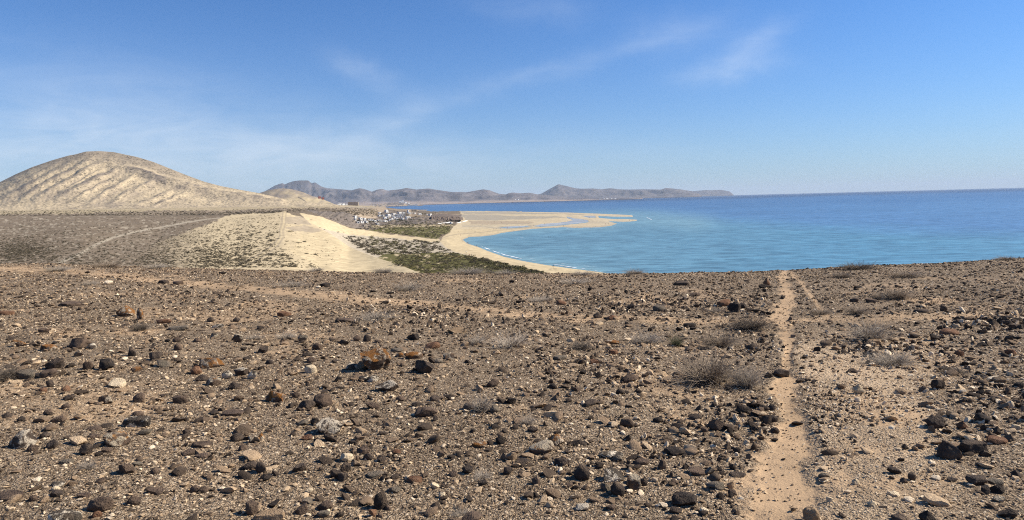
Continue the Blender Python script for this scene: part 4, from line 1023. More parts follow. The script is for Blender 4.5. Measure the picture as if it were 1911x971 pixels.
if extra:
    E = np.array([e[:6] for e in extra]); tv = {'d': .15, 'k': .05, 'b': .3, 'r': .4, 'g': .42, 't': .7, 'c': .9, 'w': 1., 'o': .5, 'l': .6, 'm': .4}
    scatter('small_stones', E[:, :3], np.zeros((len(E), 3)), E[:, 3:6] / 2, np.array([tv[e[6]] for e in extra]), np.arange(len(E)) % 7, src, 'small stones between the larger ones on the plateau', 'gravel')
# ------------------------------------------------------------------ dry bushes on the plateau
def twig_mesh(name, n, spread, height, seed, thick=.0022, segs=4, side=3, droop=.25, mat=None, core=.3):
    r_ = np.random.default_rng(seed); V = []; F = []
    for k in range(n):
        az_ = r_.uniform(0, 2 * math.pi); rad = math.sqrt(r_.uniform(0, 1)) * core
        p = np.array([math.cos(az_) * rad * spread, math.sin(az_) * rad * spread, r_.uniform(0, .25) * height])
        el_ = r_.uniform(.15, 1.35); az2 = az_ + r_.normal() * .7
        d = np.array([math.cos(az2) * math.cos(el_) * spread, math.sin(az2) * math.cos(el_) * spread, math.sin(el_) * height])
        ln = r_.uniform(.35, .95) / segs * 1.0
        th = thick * r_.uniform(.6, 1.3)
        base = len(V)
        for s in range(segs + 1):
            w = th * (1 - .75 * s / segs)
            dn = d / np.linalg.norm(d); a1 = np.cross(dn, [0.3, .2, .9]); a1 /= np.linalg.norm(a1); a2 = np.cross(dn, a1)
            for q_ in range(side):
                an = 2 * math.pi * q_ / side
                V.append(p + (a1 * math.cos(an) + a2 * math.sin(an)) * w)
            p = p + d * ln
            d = d + r_.normal(size=3) * np.array([spread, spread, height]) * .28 - np.array([0, 0, height * droop * .3])
            p[2] = max(p[2], .004)
        for s in range(segs):
            for q_ in range(side):
                a = base + s * side + q_; b2 = base + s * side + (q_ + 1) % side
                F.append((a, b2, b2 + side, a + side))
    return mesh_np(name, np.array(V), np.array(F), mat, True)
def twig_mat(name, c1, c2):
    mt, t, b = new_mat(name, .9, .1)
    n_ = t.noise(pos(t), 40, 2); rnd = t.add('ShaderNodeObjectInfo').outputs['Random']
    t.l.new(t.mix(1.0, t.mix(n_, c1, c2), t.ramp(rnd, [(0, .85), (1, 1.15)]), 'MULTIPLY'), b.inputs['Base Color'])
    return mt
TW_grey = twig_mat('grey_twig', (.22, .18, .14), (.50, .42, .33))
TW_brown = twig_mat('brown_twig', (.17, .13, .095), (.42, .33, .24))
TW_dark = twig_mat('dark_twig', (.10, .08, .062), (.26, .21, .16))
TW_green = twig_mat('green_twig', (.10, .11, .05), (.17, .16, .10))
TW = {}
for key, mt_, n_, th_ in (('g', TW_grey, 520, .0036), ('b', TW_brown, 600, .0038), ('d', TW_dark, 640, .0040), ('n', TW_green, 500, .0036), ('s', TW_grey, 240, .0032)):
    # unit bush: one metre across, reaching about half a metre up
    TW[key] = [twig_mesh('branches', n_, .42, .42, 700 + ord(key) + 9 * j, th_, mat=mt_) for j in range(3)]
BUSHES = [
 (1318, 722, 165, 66, 'b', 'largest dry bush, sprawling grey-brown twigs left of the footpath'), (1392, 728, 90, 50, 'g', 'dry grey bush merging with the right side of the largest bush'),
 (1398, 620, 92, 34, 'd', 'dark dense dry bush on the cross track left of the footpath'), (1343, 652, 88, 36, 'b', 'low brown twiggy bush behind the largest dry bush'),
 (1262, 648, 34, 24, 'n', 'small green-tinged bush left of the brown twiggy bushes'), (1205, 644, 76, 26, 'g', 'pale grey thin bush beside the green-tinged one'),
 (955, 652, 120, 34, 's', 'wide thin pale grey bush in the middle of the stony ground'), (890, 645, 60, 26, 's', 'thin grey bush just left of the wide pale one'),
 (900, 772, 70, 48, 's', 'bare grey twig bush behind a row of dark stones near centre'), (985, 795, 44, 24, 's', 'little tuft of pale bent twigs near centre'),
 (533, 636, 62, 22, 's', 'thin dry bush left of centre beside a grey-brown stone'), (168, 534, 52, 13, 's', 'pale grey low bush below the cross track at far left'),
 (8, 714, 72, 34, 'd', 'dark grey dry bush cut by the left edge of the view'), (262, 619, 46, 18, 'd', 'small dark twig bush below the thin upright stone'),
 (472, 636, 46, 14, 's', 'low thin grey bush beside pale stones at upper left'), (1622, 640, 112, 42, 'g', 'large thin grey bush right of the footpath'),
 (1665, 686, 122, 28, 'g', 'long low grey bush below the large thin one right of the path'), (1672, 561, 82, 24, 'b', 'low brown bush on pale sand right of the path'),
 (1638, 561, 26, 14, 'b', 'small brown bush at the left end of the low brown one'), (1530, 589, 66, 14, 'b', 'flat dark brown bush on the cross track right of the footpath'),
 (1597, 589, 50, 16, 'b', 'small brown bush second along the cross track right of the path'), (1600, 505, 78, 15, 'd', 'low bushy clump on the brow right of the footpath'),
 (1572, 520, 50, 12, 'b', 'faint brown bush below the brow clump'), (1690, 520, 80, 14, 'b', 'wide flat brown bush under the brow at right'),
 (1380, 508, 24, 9, 'g', 'tiny pale tuft on the brow above the sea'), (1878, 487, 50, 8, 'b', 'thin low bush on the brow near the right edge'),
 (545, 538, 90, 15, 's', 'thin dry bush above the cross track, left of centre'), (590, 508, 40, 10, 'g', 'dry tuft on the brow before the sand dune'),
 (715, 511, 60, 12, 'g', 'dry bush on the brow at the foot of the dune'), (870, 514, 90, 11, 'g', 'grey bush strip on the brow before the green flat'),
 (940, 514, 50, 10, 'g', 'low grey tuft on the brow left of the beach end'), (1085, 516, 60, 9, 'g', 'pale grey tuft on the brow where the beach ends'), (1185, 513, 60, 8, 'g', 'pale tuft on the brow before the turquoise water'),

 (108, 508, 70, 12, 'g', 'grey low bush on the brow at far left'), (200, 501, 80, 9, 'b', 'brown low bush on the brow, second from left'), (290, 503, 60, 8, 'g', 'grey tuft on the brow, third from left'),
 (1070, 532, 90, 12, 's', 'thin grey bush just below the brow, right of centre'), (1010, 565, 70, 14, 's', 'faint thin bush above the cross track near centre'), (760, 545, 110, 14, 's', 'wide faint dry bush between the brow and the cross track'),
 (1085, 655, 60, 20, 'd', 'small dark bush left of an orange flat stone'), (1230, 575, 40, 10, 's', 'thin tuft beside a round grey stone above the track'), (700, 600, 120, 14, 's', 'faint wide bush below the cross track left of centre'),
 (1335, 585, 40, 12, 's', 'thin tuft by the rounded red-brown boulder'), (1780, 700, 60, 14, 'd', 'low dark bush among black stones at the right'), (900, 897, 60, 22, 's', 'sparse bent grey twigs near the bottom, right of centre'),
 (165, 880, 46, 26, 's', 'curl of pale dead twigs at lower left'), (860, 968, 60, 22, 's', 'pale dead twigs at the bottom edge beside a brown boulder'), (1480, 640, 0, 0, 's', '')]
for i, (x, y, w, h, k, lb) in enumerate(BUSHES):
    if not w: continue
    g = ghit(x, y - 1)
    if g is None: continue
    sc_ = g.y / FPX; W_ = w * sc_; H_ = h * sc_
    root = bpy.data.objects.new('dry_bush', None); COL.objects.link(root)
    y_ = g.y + W_ * .22; x_ = g.x + g.x / g.y * W_ * .22
    if (x, y) in ((48, 494), (398, 502)): y_ = g.y + .3; x_ = g.x
    root.location = (x_, y_, gzs(x_, y_) - .01); root.rotation_euler = (0, 0, random.uniform(0, 6))
    tag(root, lb, 'dry bush', 'dry bushes on the plateau')
    me = TW[k][i % 3]
    br = link('branches', me, root); br.scale = (W_ * 1.35, W_ * 1.1, max(H_ * 2.3, W_ * .40))
    V, F = rock_shape(1, 50 + i, 4, .7, 1, .1)
    if 'bw' not in TW: 
        bwm = twig_mesh('woody_base', 26, .12, .20, 777, .009, mat=TW_dark); TW['bw'] = bwm
    wb = link('woody_base', TW['bw'], root); wb.scale = br.scale
# the bare stick on the brow at the right edge
g = ghit(1902, 484)
if g:
    st = link('dead_stalk', twig_mesh('dead_stalk', 5, .10, .34, 901, .006, mat=TW_dark, core=.1), None, (g.x, g.y, g.z)); tag(st, 'bare dead stalk standing on the brow at the right edge', 'plant')

def relabel(items, marks, noun):
    # items: (object, x, y); marks: (x, y, name): each gets its place beside the nearest landmark
    by = {}
    for (o_, x, y) in items:
        m_ = min(marks, key=lambda q_: math.hypot(q_[0] - x, (q_[1] - y) * 3)); dx, dy = x - m_[0], (y - m_[1]) * 2
        rel = ('right of' if dx > 0 else 'left of') if abs(dx) > abs(dy) else ('in front of' if dy > 0 else 'behind')
        by.setdefault((rel, m_[2]), []).append((math.hypot(dx, dy), o_))
    for (rel, m_), l_ in by.items():
        l_.sort(key=lambda q_: q_[0])
        for k, (d_, o_) in enumerate(l_):
            o_['label'] = f'{noun} {rel} {m_}' if len(l_) == 1 else f'{noun}, {ORD[min(k, 9)]} {rel} {m_}'

# ------------------------------------------------------------------ shrubs on dunes and flats
def shrub_mesh(name, seed, n, mat, flat=.55, leaf=.16):
    r_ = np.random.default_rng(seed); V = []; F = []
    lob = r_.normal(size=(5, 3)) * [.42, .42, .12]; lob[:, 2] = abs(lob[:, 2])
    for k in range(n):
        c_ = lob[r_.integers(0, 5)]; d = r_.normal(size=3); d /= np.linalg.norm(d); d[2] = abs(d[2])
        p = c_ + d * r_.uniform(.3, .62) * [1, 1, flat * 1.3]
        a = r_.normal(size=3); a /= np.linalg.norm(a); b2 = np.cross(a, r_.normal(size=3)); b2 /= np.linalg.norm(b2)
        s = leaf * r_.uniform(.5, 1.3); i0 = len(V)
        V += [p - a * s, p + b2 * s * .6, p + a * s]; F.append((i0, i0 + 1, i0 + 2))
    V = np.array(V); V[:, 2] = np.maximum(V[:, 2], -.05)
    return mesh_np(name, V, np.array(F), mat, False)
def leaf_mat(name, c1, c2):
    mt, t, b = new_mat(name, .85, .15)
    rnd = t.add('ShaderNodeObjectInfo').outputs['Random']; n_ = t.noise(pos(t), 1.2, 3)
    t.l.new(t.mix(1.0, t.mix(n_, c1, c2), t.ramp(rnd, [(0, .75), (1, 1.3)]), 'MULTIPLY'), b.inputs['Base Color'])
    return mt
LF_dune = leaf_mat('dune_shrub_leaf', (.070, .058, .038), (.125, .102, .064)); LF_green = leaf_mat('green_leaf', (.085, .082, .032), (.145, .125, .052)); LF_tree = leaf_mat('dark_leaf', (.035, .05, .022), (.07, .08, .04))
SHM = [shrub_mesh('dune_shrub', 40 + k, 150, LF_dune) for k in range(6)]
SHG = [shrub_mesh('green_shrub', 60 + k, 150, LF_green) for k in range(4)]
def hitm(x, y):
    g = hit(BV_mid, x, y)
    return g
def place_shrub(x, y, w, h, mesh, label, group, name='dune_shrub', lift=0):
    g = hitm(x, y)
    if g is None or g.z < .05: return None
    sc_ = g.y / FPX; W_ = w * sc_
    o = link(name, mesh, None, (g.x, g.y, g.z - .05)); o.scale = (W_ * .5, W_ * .5, max(h * sc_ * .85, W_ * .22)); o.rotation_euler = (0, 0, random.uniform(0, 6.28))
    tag(o, label, 'shrub', group); return o
NAMED = [(542, 433, 13, 6, 'wide dark shrub on the dune right of the wheel track'), (555, 454, 11, 5, 'brownish round shrub touching the darkest dune shrub'), (568, 452, 11, 6, 'dark pointed shrub, upper of the lone dune pairs'),
 (557, 462, 9, 5, 'small shrub below the brownish round dune shrub'), (572, 474, 9, 6, 'dark shrub left of the lowest round dune shrub'), (588, 476, 10, 8, 'round dark purple-brown shrub, rightmost on the bare dune face'),
 (530, 467, 10, 4, 'stretched low shrub beside the wheel track bend'), (504, 438, 9, 6, 'dark shrub left of the wheel track, mid dune'), (516, 420, 8, 4, 'shrub left of the upper wheel track'), (551, 418, 6, 3, 'small shrub right of the upper wheel track'),
 (534, 451, 9, 4, 'low shrub right of the track below the wide dark one'), (518, 446, 8, 3, 'flat shrub left of the track, mid dune'), (539, 483, 9, 4, 'flat shrub low on the dune left of the bare face'),
 (529, 486, 6, 3, 'small shrub near the foot of the dune left of the bare face'), (565, 485, 5, 4, 'tiny shrub, upper of a stacked pair low on the dune'), (565, 490, 5, 3, 'tiny shrub, lower of a stacked pair low on the dune'),
 (508, 469, 6, 3, 'small shrub below the track bend'), (597, 502, 5, 4, 'dark shrub at the foot of the bare dune face'), (586, 494, 4, 3, 'tiny shrub above the dune foot'), (630, 434, 6, 4, 'shrub at the left edge of the smooth sand tongue'),
 (641, 434, 4, 2, 'tiny shrub on the smooth sand tongue'), (580, 411, 5, 3, 'small shrub on the sand above the dune crest'), (605, 429, 5, 3, 'shrub on the dune crest line, lower one'), (596, 425, 6, 2, 'shrub on the dune crest line, upper one'),
 (695, 441, 6, 3, 'lone shrub under the middle of the sand tongue'), (506, 398, 14, 3, 'long dark shrub patch beyond the top of the wheel track')]
nsh = 0
for i, (x, y, w, h, lb) in enumerate(NAMED):
    if place_shrub(x, y, w * 1.1, h, SHM[i % 6], lb, 'shrubs on the dunes'): nsh += 1
ZB = [(640, 442), (700, 444), (760, 448), (817, 452), (826, 462), (840, 471), (800, 473), (745, 474), (700, 478), (668, 464)]
ZL = [(370, 500), (350, 470), (380, 430), (420, 408), (480, 401), (525, 400), (518, 420), (520, 445), (500, 468), (540, 478), (560, 500)]
ZG = [(935, 490), (965, 497), (1000, 505), (1030, 511), (980, 513), (900, 500), (860, 480), (890, 480)]
ZV = [(560, 389), (640, 390), (700, 392), (705, 400), (670, 402), (600, 394)]
def rnd_in(poly):
    p_ = np.array(poly); x0, y0 = p_.min(0); x1, y1 = p_.max(0)
    while 1:
        x, y = random.uniform(x0, x1), random.uniform(y0, y1)
        if inpoly(np.array([x]), np.array([y]), poly)[0]: return x, y
bulk = []
for poly, n_ind, n_bulk, s0, s1, meshes, lb, nm in (
        (ZB, 120, 330, 1.9, 4.8, SHM, 'grey-green shrub on its own sand mound in the shrubby flat behind the dune crest', 'dune_shrub'),
        (ZL, 90, 380, .5, 2.2, SHM, 'low dark shrub on the pale sand left of the wheel track', 'dune_shrub'),
        (ZG, 40, 90, 1.8, 4.2, SHG, 'green bush at the border of the green flat and the beach', 'green_bush')):
    for k in range(n_ind + n_bulk):
        x, y = rnd_in(poly); g = hitm(x, y)
        if g is None: continue
        s = s0 * (s1 / s0) ** (random.random() ** 1.5)
        if k < n_ind:
            s = max(s, (s0 + s1) * .42)
            o = link(nm, random.choice(meshes), None, (g.x, g.y, g.z - .05)); o.scale = (s * .62, s * .5, s * .52); o.rotation_euler = (0, 0, random.uniform(0, 6.28))
            tag(o, lb, 'shrub', lb)
        else: bulk.append((g.x, g.y, g.z, s * .62, random.random()))
# the shrubs too many to count, and those of the plains and hill foot
def add_bulk(poly, n, s0, s1):
    for k in range(n):
        x, y = rnd_in(poly); g = hitm(x, y)
        if g is None or g.z < .3: continue
        s = s0 * (s1 / s0) ** (random.random() ** 1.5); bulk.append((g.x, g.y, g.z, s * .62, random.random()))
add_bulk([(0, 492), (0, 402), (200, 402), (400, 402), (400, 430), (330, 470), (330, 496)], 2600, .4, 1.3)
add_bulk([(240, 500), (290, 450), (400, 412), (470, 402), (470, 500)], 2300, .3, .9)
add_bulk([(440, 500), (440, 405), (525, 400), (515, 450), (540, 480), (600, 500)], 900, .3, 1.2)
add_bulk([(530, 400), (545, 425), (600, 440), (640, 470), (620, 500), (530, 500)], 240, .2, .8)
for (cx_, cy_, rx, ry, n_) in ((38, 466, 34, 12, 1500), (404, 480, 26, 12, 700)):
    for k in range(n_):
        g = hitm(random.gauss(cx_, rx), random.gauss(cy_, ry))
        if g is not None and g.y < 600: bulk.append((g.x, g.y, g.z, random.uniform(.2, .5), random.random()))
add_bulk([(0, 403), (0, 393), (400, 393), (600, 387), (640, 389), (560, 396), (420, 402)], 1500, 1.2, 3.2)
add_bulk(ZV + [(655, 395)], 260, 1.5, 3.5)
add_bulk([(640, 388), (705, 390), (705, 404), (660, 402)], 380, 1.5, 3.4)
add_bulk([(665, 428), (700, 420), (846, 417), (846, 424), (700, 430)], 520, 1.2, 3.2)
add_bulk([(660, 412), (720, 398), (800, 398), (860, 410), (850, 419), (700, 424)], 520, 1.5, 4)
add_bulk([(690, 431), (846, 424), (835, 436), (815, 445), (740, 437)], 500, 1.2, 3)
add_bulk([(745, 474), (845, 471), (905, 485), (1000, 506), (1040, 514), (800, 512), (735, 494)], 1400, .8, 2.6)
add_bulk([(586, 398), (640, 418), (700, 434), (690, 425), (640, 404), (600, 397)], 120, 1, 2.4)
B = np.array(bulk)
src2 = bpy.data.collections.new('shrub_shapes')
for k in range(6):
    me = shrub_mesh('shrub', 80 + k, 60, LF_dune if k < 4 else LF_green, leaf=.25); src2.objects.link(bpy.data.objects.new('shrub', me))
gy = (B[:, 0] / B[:, 1] * FPX + 955 > 690)
idx = np.where(gy, rng.integers(2, 6, len(B)), rng.integers(0, 4, len(B)))
scatter('low_shrubs', B[:, :3], np.stack([0 * B[:, 3], 0 * B[:, 3], B[:, 4] * 6.28], -1), np.stack([B[:, 3], B[:, 3], B[:, 3] * 1.0], -1), B[:, 4], idx, src2, 'countless low shrubs dotting the plain, the dunes and the green flats', 'shrubs')

# ------------------------------------------------------------------ the village, the far towns
WH, t, b = new_mat('whitewash', .8, .3); nz = t.noise(pos(t), .6, 3); t.l.new(t.ramp(nz, [(.3, (.60, .575, .53)), (.7, (.72, .70, .66))]), b.inputs['Base Color'])
WH2, t, b = new_mat('cream_render', .85, .2); b.inputs['Base Color'].default_value = (.55, .45, .33, 1)
WBR, t, b = new_mat('brown_facade', .85, .2); b.inputs['Base Color'].default_value = (.30, .23, .18, 1)
RED, t, b = new_mat('red_render', .85, .2); b.inputs['Base Color'].default_value = (.22, .07, .05, 1)
GLS, t, b = new_mat('dark_glass', .15, .5); b.inputs['Base Color'].default_value = (.03, .035, .045, 1)
ROOFM, t, b = new_mat('flat_roof', .9, .2); b.inputs['Base Color'].default_value = (.58, .54, .48, 1)
def boxes(name, bl, mat, parent=None):
    V, F = [], []
    for (x, y, z, sx_, sy_, sz_) in bl:
        i0 = len(V)
        for dz in (0, 1):
            for dx, dy in ((-.5, -.5), (.5, -.5), (.5, .5), (-.5, .5)): V.append((x + dx * sx_, y + dy * sy_, z + dz * sz_))
        for f in ((0, 3, 2, 1), (4, 5, 6, 7), (0, 1, 5, 4), (1, 2, 6, 5), (2, 3, 7, 6), (3, 0, 4, 7)): F.append(tuple(i0 + q_ for q_ in f))
    return link(name, mesh_np(name, np.array(V, float), np.array(F), mat, False), parent)
def house(x, y, w, h, label, mats=(WH, ROOFM), g=None, name='white_house', cat='house', group='white village houses', floors=1, two=True, depth=.8, bury=.8):
    g = g or hit(BV_mid, x, y)
    if g is None: return
    sc_ = g.y / FPX; W_, H_ = w * sc_, max(h * sc_, 2.6)
    D_ = min(max(W_ * depth, 4), 14)
    root = bpy.data.objects.new(name, None); COL.objects.link(root); root.location = (g.x, g.y + D_ / 2, g.z); root.rotation_euler = (0, 0, random.uniform(.45, 1.15) if w < 15 else .3)
    tag(root, label, cat, group)
    body = [(0, 0, -bury, W_, D_, H_ + bury)]
    if two and W_ > 5:
        body = [(-W_ * .15, 0, -bury, W_ * .7, D_, H_ + bury), (W_ * .355, -D_ * .05, -bury, W_ * .29, D_ * .7, H_ * .68 + bury)]
    boxes('wall', body, mats[0], root)
    par = []
    for (bx, by, bz, bw, bd, bh) in body:
        zt = bz + bh; q_ = .25
        par += [(bx, by - bd / 2 + .1, zt, bw, .2, q_), (bx, by + bd / 2 - .1, zt, bw, .2, q_), (bx - bw / 2 + .1, by, zt, .2, bd - .4, q_), (bx + bw / 2 - .1, by, zt, .2, bd - .4, q_)]
    boxes('parapet', par, mats[0], root)
    boxes('roof', [(bx, by, bz + bh, bw - .45, bd - .45, .06) for (bx, by, bz, bw, bd, bh) in body], mats[1], root)
    nw = max(1, int(W_ / 3.2)); nf = max(1, int(H_ / 3.0))
    for f_ in range(nf):
        for k in range(nw):
            xx = -W_ / 2 + (k + .5) * W_ / nw
            if two and W_ > 5 and xx > W_ * .2 and f_ > 0: continue
            boxes('window', [(xx, -D_ / 2 - .01 if not (two and W_ > 5 and xx > W_ * .2) else -D_ * .4 - .01, .9 + f_ * 3.0, min(1.3, W_ / nw * .45), .12, 1.1)], GLS, root)
    boxes('door', [(W_ * .08, -D_ / 2 - .01, 0, .9, .1, 2.0)], GLS, root)
    return root
HOUSES = [(721, 397, 6, 5, 'tall white house at the top of the village'), (724, 404, 8, 4, 0), (708, 404, 5, 2.5, 0), (708, 399, 5, 2.5, 0), (679.5, 412.5, 4, 5, 'two-storey white house at the left end of the village'), (672, 410, 6, 2.6, 0),
 (690, 412, 11, 3, 'long white house at the left end of the village'), (662, 411, 3, 3, 0), (662, 406.5, 6, 2.3, 0), (674, 416, 8, 2.4, 0), (683, 416.5, 5, 2.4, 0), (667.5, 417, 4, 2.2, 0), (699, 415, 4, 3.6, 0), (708, 413.5, 8, 2.8, 0), (718.5, 414.5, 7, 2.8, 0), (718, 409, 5, 3.8, 0),
 (722.5, 407, 4, 3, 0), (729, 404, 5, 3, 0), (733.5, 406, 4, 3, 0), (730.5, 410.5, 5, 3, 0), (734, 401, 8, 2.4, 0), (740.5, 411.5, 4, 3.6, 0), (745.5, 403, 18, 2.6, 'longest white block in the middle of the village'), (744, 406.5, 15, 2.8, 'long white block just below the longest one'),
 (745, 398.8, 8, 2.6, 0), (753, 399, 5, 2.6, 0), (758.5, 407, 3, 2.4, 0), (763.8, 399.3, 5, 3, 0), (769, 399, 3, 2.2, 0), (773.5, 399.6, 4, 2.3, 0), (783, 401.3, 7, 3, 'bright white house in the right half of the village'), (796.5, 402, 2.4, 2.5, 0),
 (802.5, 403.5, 6, 4.4, 'white house nearest the rocky headland'), (808, 403.8, 3, 2.5, 0), (761, 406.8, 9, 2.2, 0), (758, 409.8, 2.4, 2.2, 0), (842, 418, 3.6, 3, 'small white hut on the sand below the headland'), (704, 420, 4, 2.2, 0), (727, 412.5, 4, 2.4, 0), (714, 404.5, 4, 3, 0), (736, 408.6, 4, 2.6, 0), (751, 410, 5, 2.4, 0)]
random.seed(5); VH = []
for (x, y, w, h, lb) in HOUSES:
    r_h = house(x, y, w, h, lb or 'white flat-roofed house among the village houses')
    if r_h and not lb: VH.append((r_h, x, y))
VM = [(721, 397, 'the tall white house'), (679.5, 412, 'the two-storey house'), (745.5, 403, 'the longest white block of the village'), (783, 401, 'the bright white house'), (802.5, 403, 'the white house nearest the headland'), (761, 398, 'the slim white tower')]
relabel(VH, VM, 'white flat-roofed house')
house(761.2, 398, 1.8, 5.4, 'slim white tower rising above the village', name='white_tower', cat='tower', group=None, two=False)
g = hit(BV_mid, 817, 418)
if g:
    for (x0, y0, x1, y1, lb) in ((817, 418.2, 840, 416, 'long white wall on the sand below the headland'), (852, 417, 872, 412.6, 'low white sand wall running to the headland foot')):
        a_, c_ = hit(BV_mid, x0, y0), hit(BV_mid, x1, y1)
        if a_ and c_:
            ln = math.hypot(c_.x - a_.x, c_.y - a_.y); ang = math.atan2(c_.y - a_.y, c_.x - a_.x)
            wl_ = boxes('garden_wall', [(0, 0, -.5, ln, .5, 2.2), (0, 0, 1.7, ln + .2, .7, .2)], WH); wl_.location = ((a_.x + c_.x) / 2, (a_.y + c_.y) / 2, min(a_.z, c_.z)); wl_.rotation_euler = (0, 0, ang); tag(wl_, lb, 'wall')
house(681, 424, 6, 3.2, 'tan ruined house on the bare slope below the village', (WH2, WH2), name='ruined_house', group=None)
# far brown hotel, its white neighbours, the pale works and the red buildings on the slope
house(658, 383.8, 18, 6.6, 'big brown hotel block before the white town', (WBR, ROOFM), None, 'hotel', 'hotel', None, two=False, depth=.3, bury=3)
house(668.6, 384, 1.6, 6.2, 'pale stair tower at the right end of the brown hotel', (WH2, ROOFM), None, 'stair_tower', 'tower', None, two=False, bury=3)
for (x, y, w, h, lb) in [(704, 386.6, 8, 1.6, 'low pale flat building above the sea strip, left one'), (713, 387.4, 12, 1.4, 'low pale flat building above the sea strip, right one')]:
    house(x, y, w, h, lb, (WH2, ROOFM), None, 'low_building', 'building', None, two=False, depth=.2)
random.seed(8); TB = []
for k in range(44):                                     # the white town beyond the plain
    x = random.choice([random.uniform(625, 652), random.uniform(632, 640), random.uniform(655, 678), random.uniform(676, 712)]); y = 382.4 + max(0, (x - 660)) * .045 - random.uniform(0, 1.6)
    g = hit(BV_mid, x, y + 1.0)
    if g is None: continue
    r_h = house(x, y + 1.0, random.uniform(1.8, 4.5), random.uniform(1.2, 3.4) * (.85 if x < 680 else .6), 'small white block of the far town left of the sea strip', (WH, ROOFM), None, 'town_block', 'building', 'white blocks of the far town', two=False, depth=.4, bury=4)
    if r_h: TB.append((r_h, x, y))
relabel(TB, [(658, 383, 'the brown hotel block'), (640, 381, 'the foot of the sandy hill'), (708, 386, 'the low pale flat buildings')], 'white far-town block')
BV_h2 = None
def far_house(x, y, d, w, h, lb, mats, grp=None, nm='far_building'):
    p_ = at(x, y, d); house(x, y, w, h, lb, mats, Vector(p_), nm, 'building', grp, two=False, depth=.3, bury=4)
far_house(596, 369.6, 3650, 5, 2.6, 'red-brown terrace building on the slope of the sandy hill, left one', (RED, ROOFM)); far_house(602.5, 371.4, 3600, 4.6, 2.8, 'red-brown building on the slope of the sandy hill, right one', (RED, ROOFM))
# low promontory with a white hotel
PR = [(712, 386), (735, 380), (748, 377), (758, 378.6), (768, 381), (781, 384)]
pg = []
pxp = np.arange(690, 790, 1.5); top = np.interp(pxp, [690, 712, 735, 750, 768, 779, 786], [382, 380.6, 378.6, 376.6, 380.2, 382.2, 384.2]) + .3 * fbm2(pxp * .3, pxp * 0, 2, 9)
rows_ = []
for v in np.linspace(0, 1, 10):
    yb_ = hy(pxp) + EYE * FPX / 9000.0
    d_ = 9000 + 1200 * v
    rows_.append(at(pxp, lerp(yb_, np.minimum(top, yb_), v ** .8), d_))
q_ = rows_[-1].copy(); q_[:, 1] += 900; q_[:, 2] = -2; rows_.append(q_)
Gp = np.array(rows_); vv = Gp.reshape(-1, 3)
cp = np.where((fbm2(np.tile(pxp, 11) * .25, np.repeat(np.arange(11), len(pxp)) * .5, 3, 14) > .05)[:, None], ROCKD * 1.6, TAN)
pr = link('promontory', mesh_np('promontory', vv, gridf(11, len(pxp)), MT_mid, True, {'Col': cp, 'speck': np.zeros(len(vv))})); tag(pr, kind='structure')
for (x, y, w, h, lb) in [(751.5, 377.6, 4, 3.4, 'tallest white building on the low promontory'), (746.5, 378.2, 5, 1.8, 'white building left of the tallest on the promontory'), (757, 379.2, 5, 1.6, 'white building right of the tallest on the promontory'), (763, 380.2, 3, 1.6, 'small white building at mid promontory'),
                         (770, 383.6, 18, 1.4, 'long low white building at the waterline of the promontory')]:
    far_house(x, y, 8980, w, h, lb, (WH, ROOFM), nm='white_building')
for k, (x, y, w) in enumerate([(1120, 372.0, 4), (1127, 371.6, 3), (1133, 371.3, 6), (1141, 371.2, 4), (1148, 371.2, 5), (957, 368.4, 2), (962, 372.8, 3), (967, 373.2, 4)]):
    far_house(x, y, 12900, w, 1.0, 'white speck of a building at the foot of the far coastal hills', (WH, ROOFM), 'far buildings below the coastal hills')
# cliff-edged headland right of the village
CL = [(806, 412, 401), (815, 412, 400.2), (828, 411.6, 399.6), (842, 411.2, 400.2), (852, 410.8, 401.4), (858, 410.4, 402.6), (861.5, 410.2, 404.6), (863, 410.2, 408)]
MT_cl, t, b = new_mat('headland_rock', .95, .1)
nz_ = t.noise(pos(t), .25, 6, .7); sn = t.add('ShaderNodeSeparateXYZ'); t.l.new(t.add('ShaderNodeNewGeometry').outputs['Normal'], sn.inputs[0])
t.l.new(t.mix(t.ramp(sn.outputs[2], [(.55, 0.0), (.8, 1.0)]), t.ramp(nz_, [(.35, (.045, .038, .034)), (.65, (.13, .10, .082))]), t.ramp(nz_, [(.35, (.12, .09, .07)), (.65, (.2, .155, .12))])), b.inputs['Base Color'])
bump(t, b, nz_, 1.0, 1.0)
cx_ = np.linspace(804, 864, 90); yb_ = np.interp(cx_, [c[0] for c in CL], [c[1] for c in CL]); yt_ = np.interp(cx_, [c[0] for c in CL], [c[2] for c in CL])
rows_ = []
for v in np.linspace(0, 1, 12):
    dd = 1270 + 26 * v + 5 * fbm2(cx_ * .5, cx_ * 0 + v * 3, 3, 33)
    rows_.append(at(cx_, lerp(yb_ + .6, yb_ * .35 + yt_ * .65, v ** .85), dd))
for v in np.linspace(.15, 1, 8):
    rows_.append(at(cx_, lerp(yb_ * .35 + yt_ * .65, yt_, v), 1296 + 230 * v))
e_ = rows_[-1].copy(); e_[:, 1] += 40; e_[:, 2] = 0; rows_.append(e_)
Gc = np.array(rows_); Gc[:, 0, 2] = np.minimum(Gc[:, 0, 2], 8)
tag(link('rocky_headland', mesh_np('rocky_headland', Gc.reshape(-1, 3), gridf(*Gc.shape[:2]), MT_cl, True)), kind='structure')
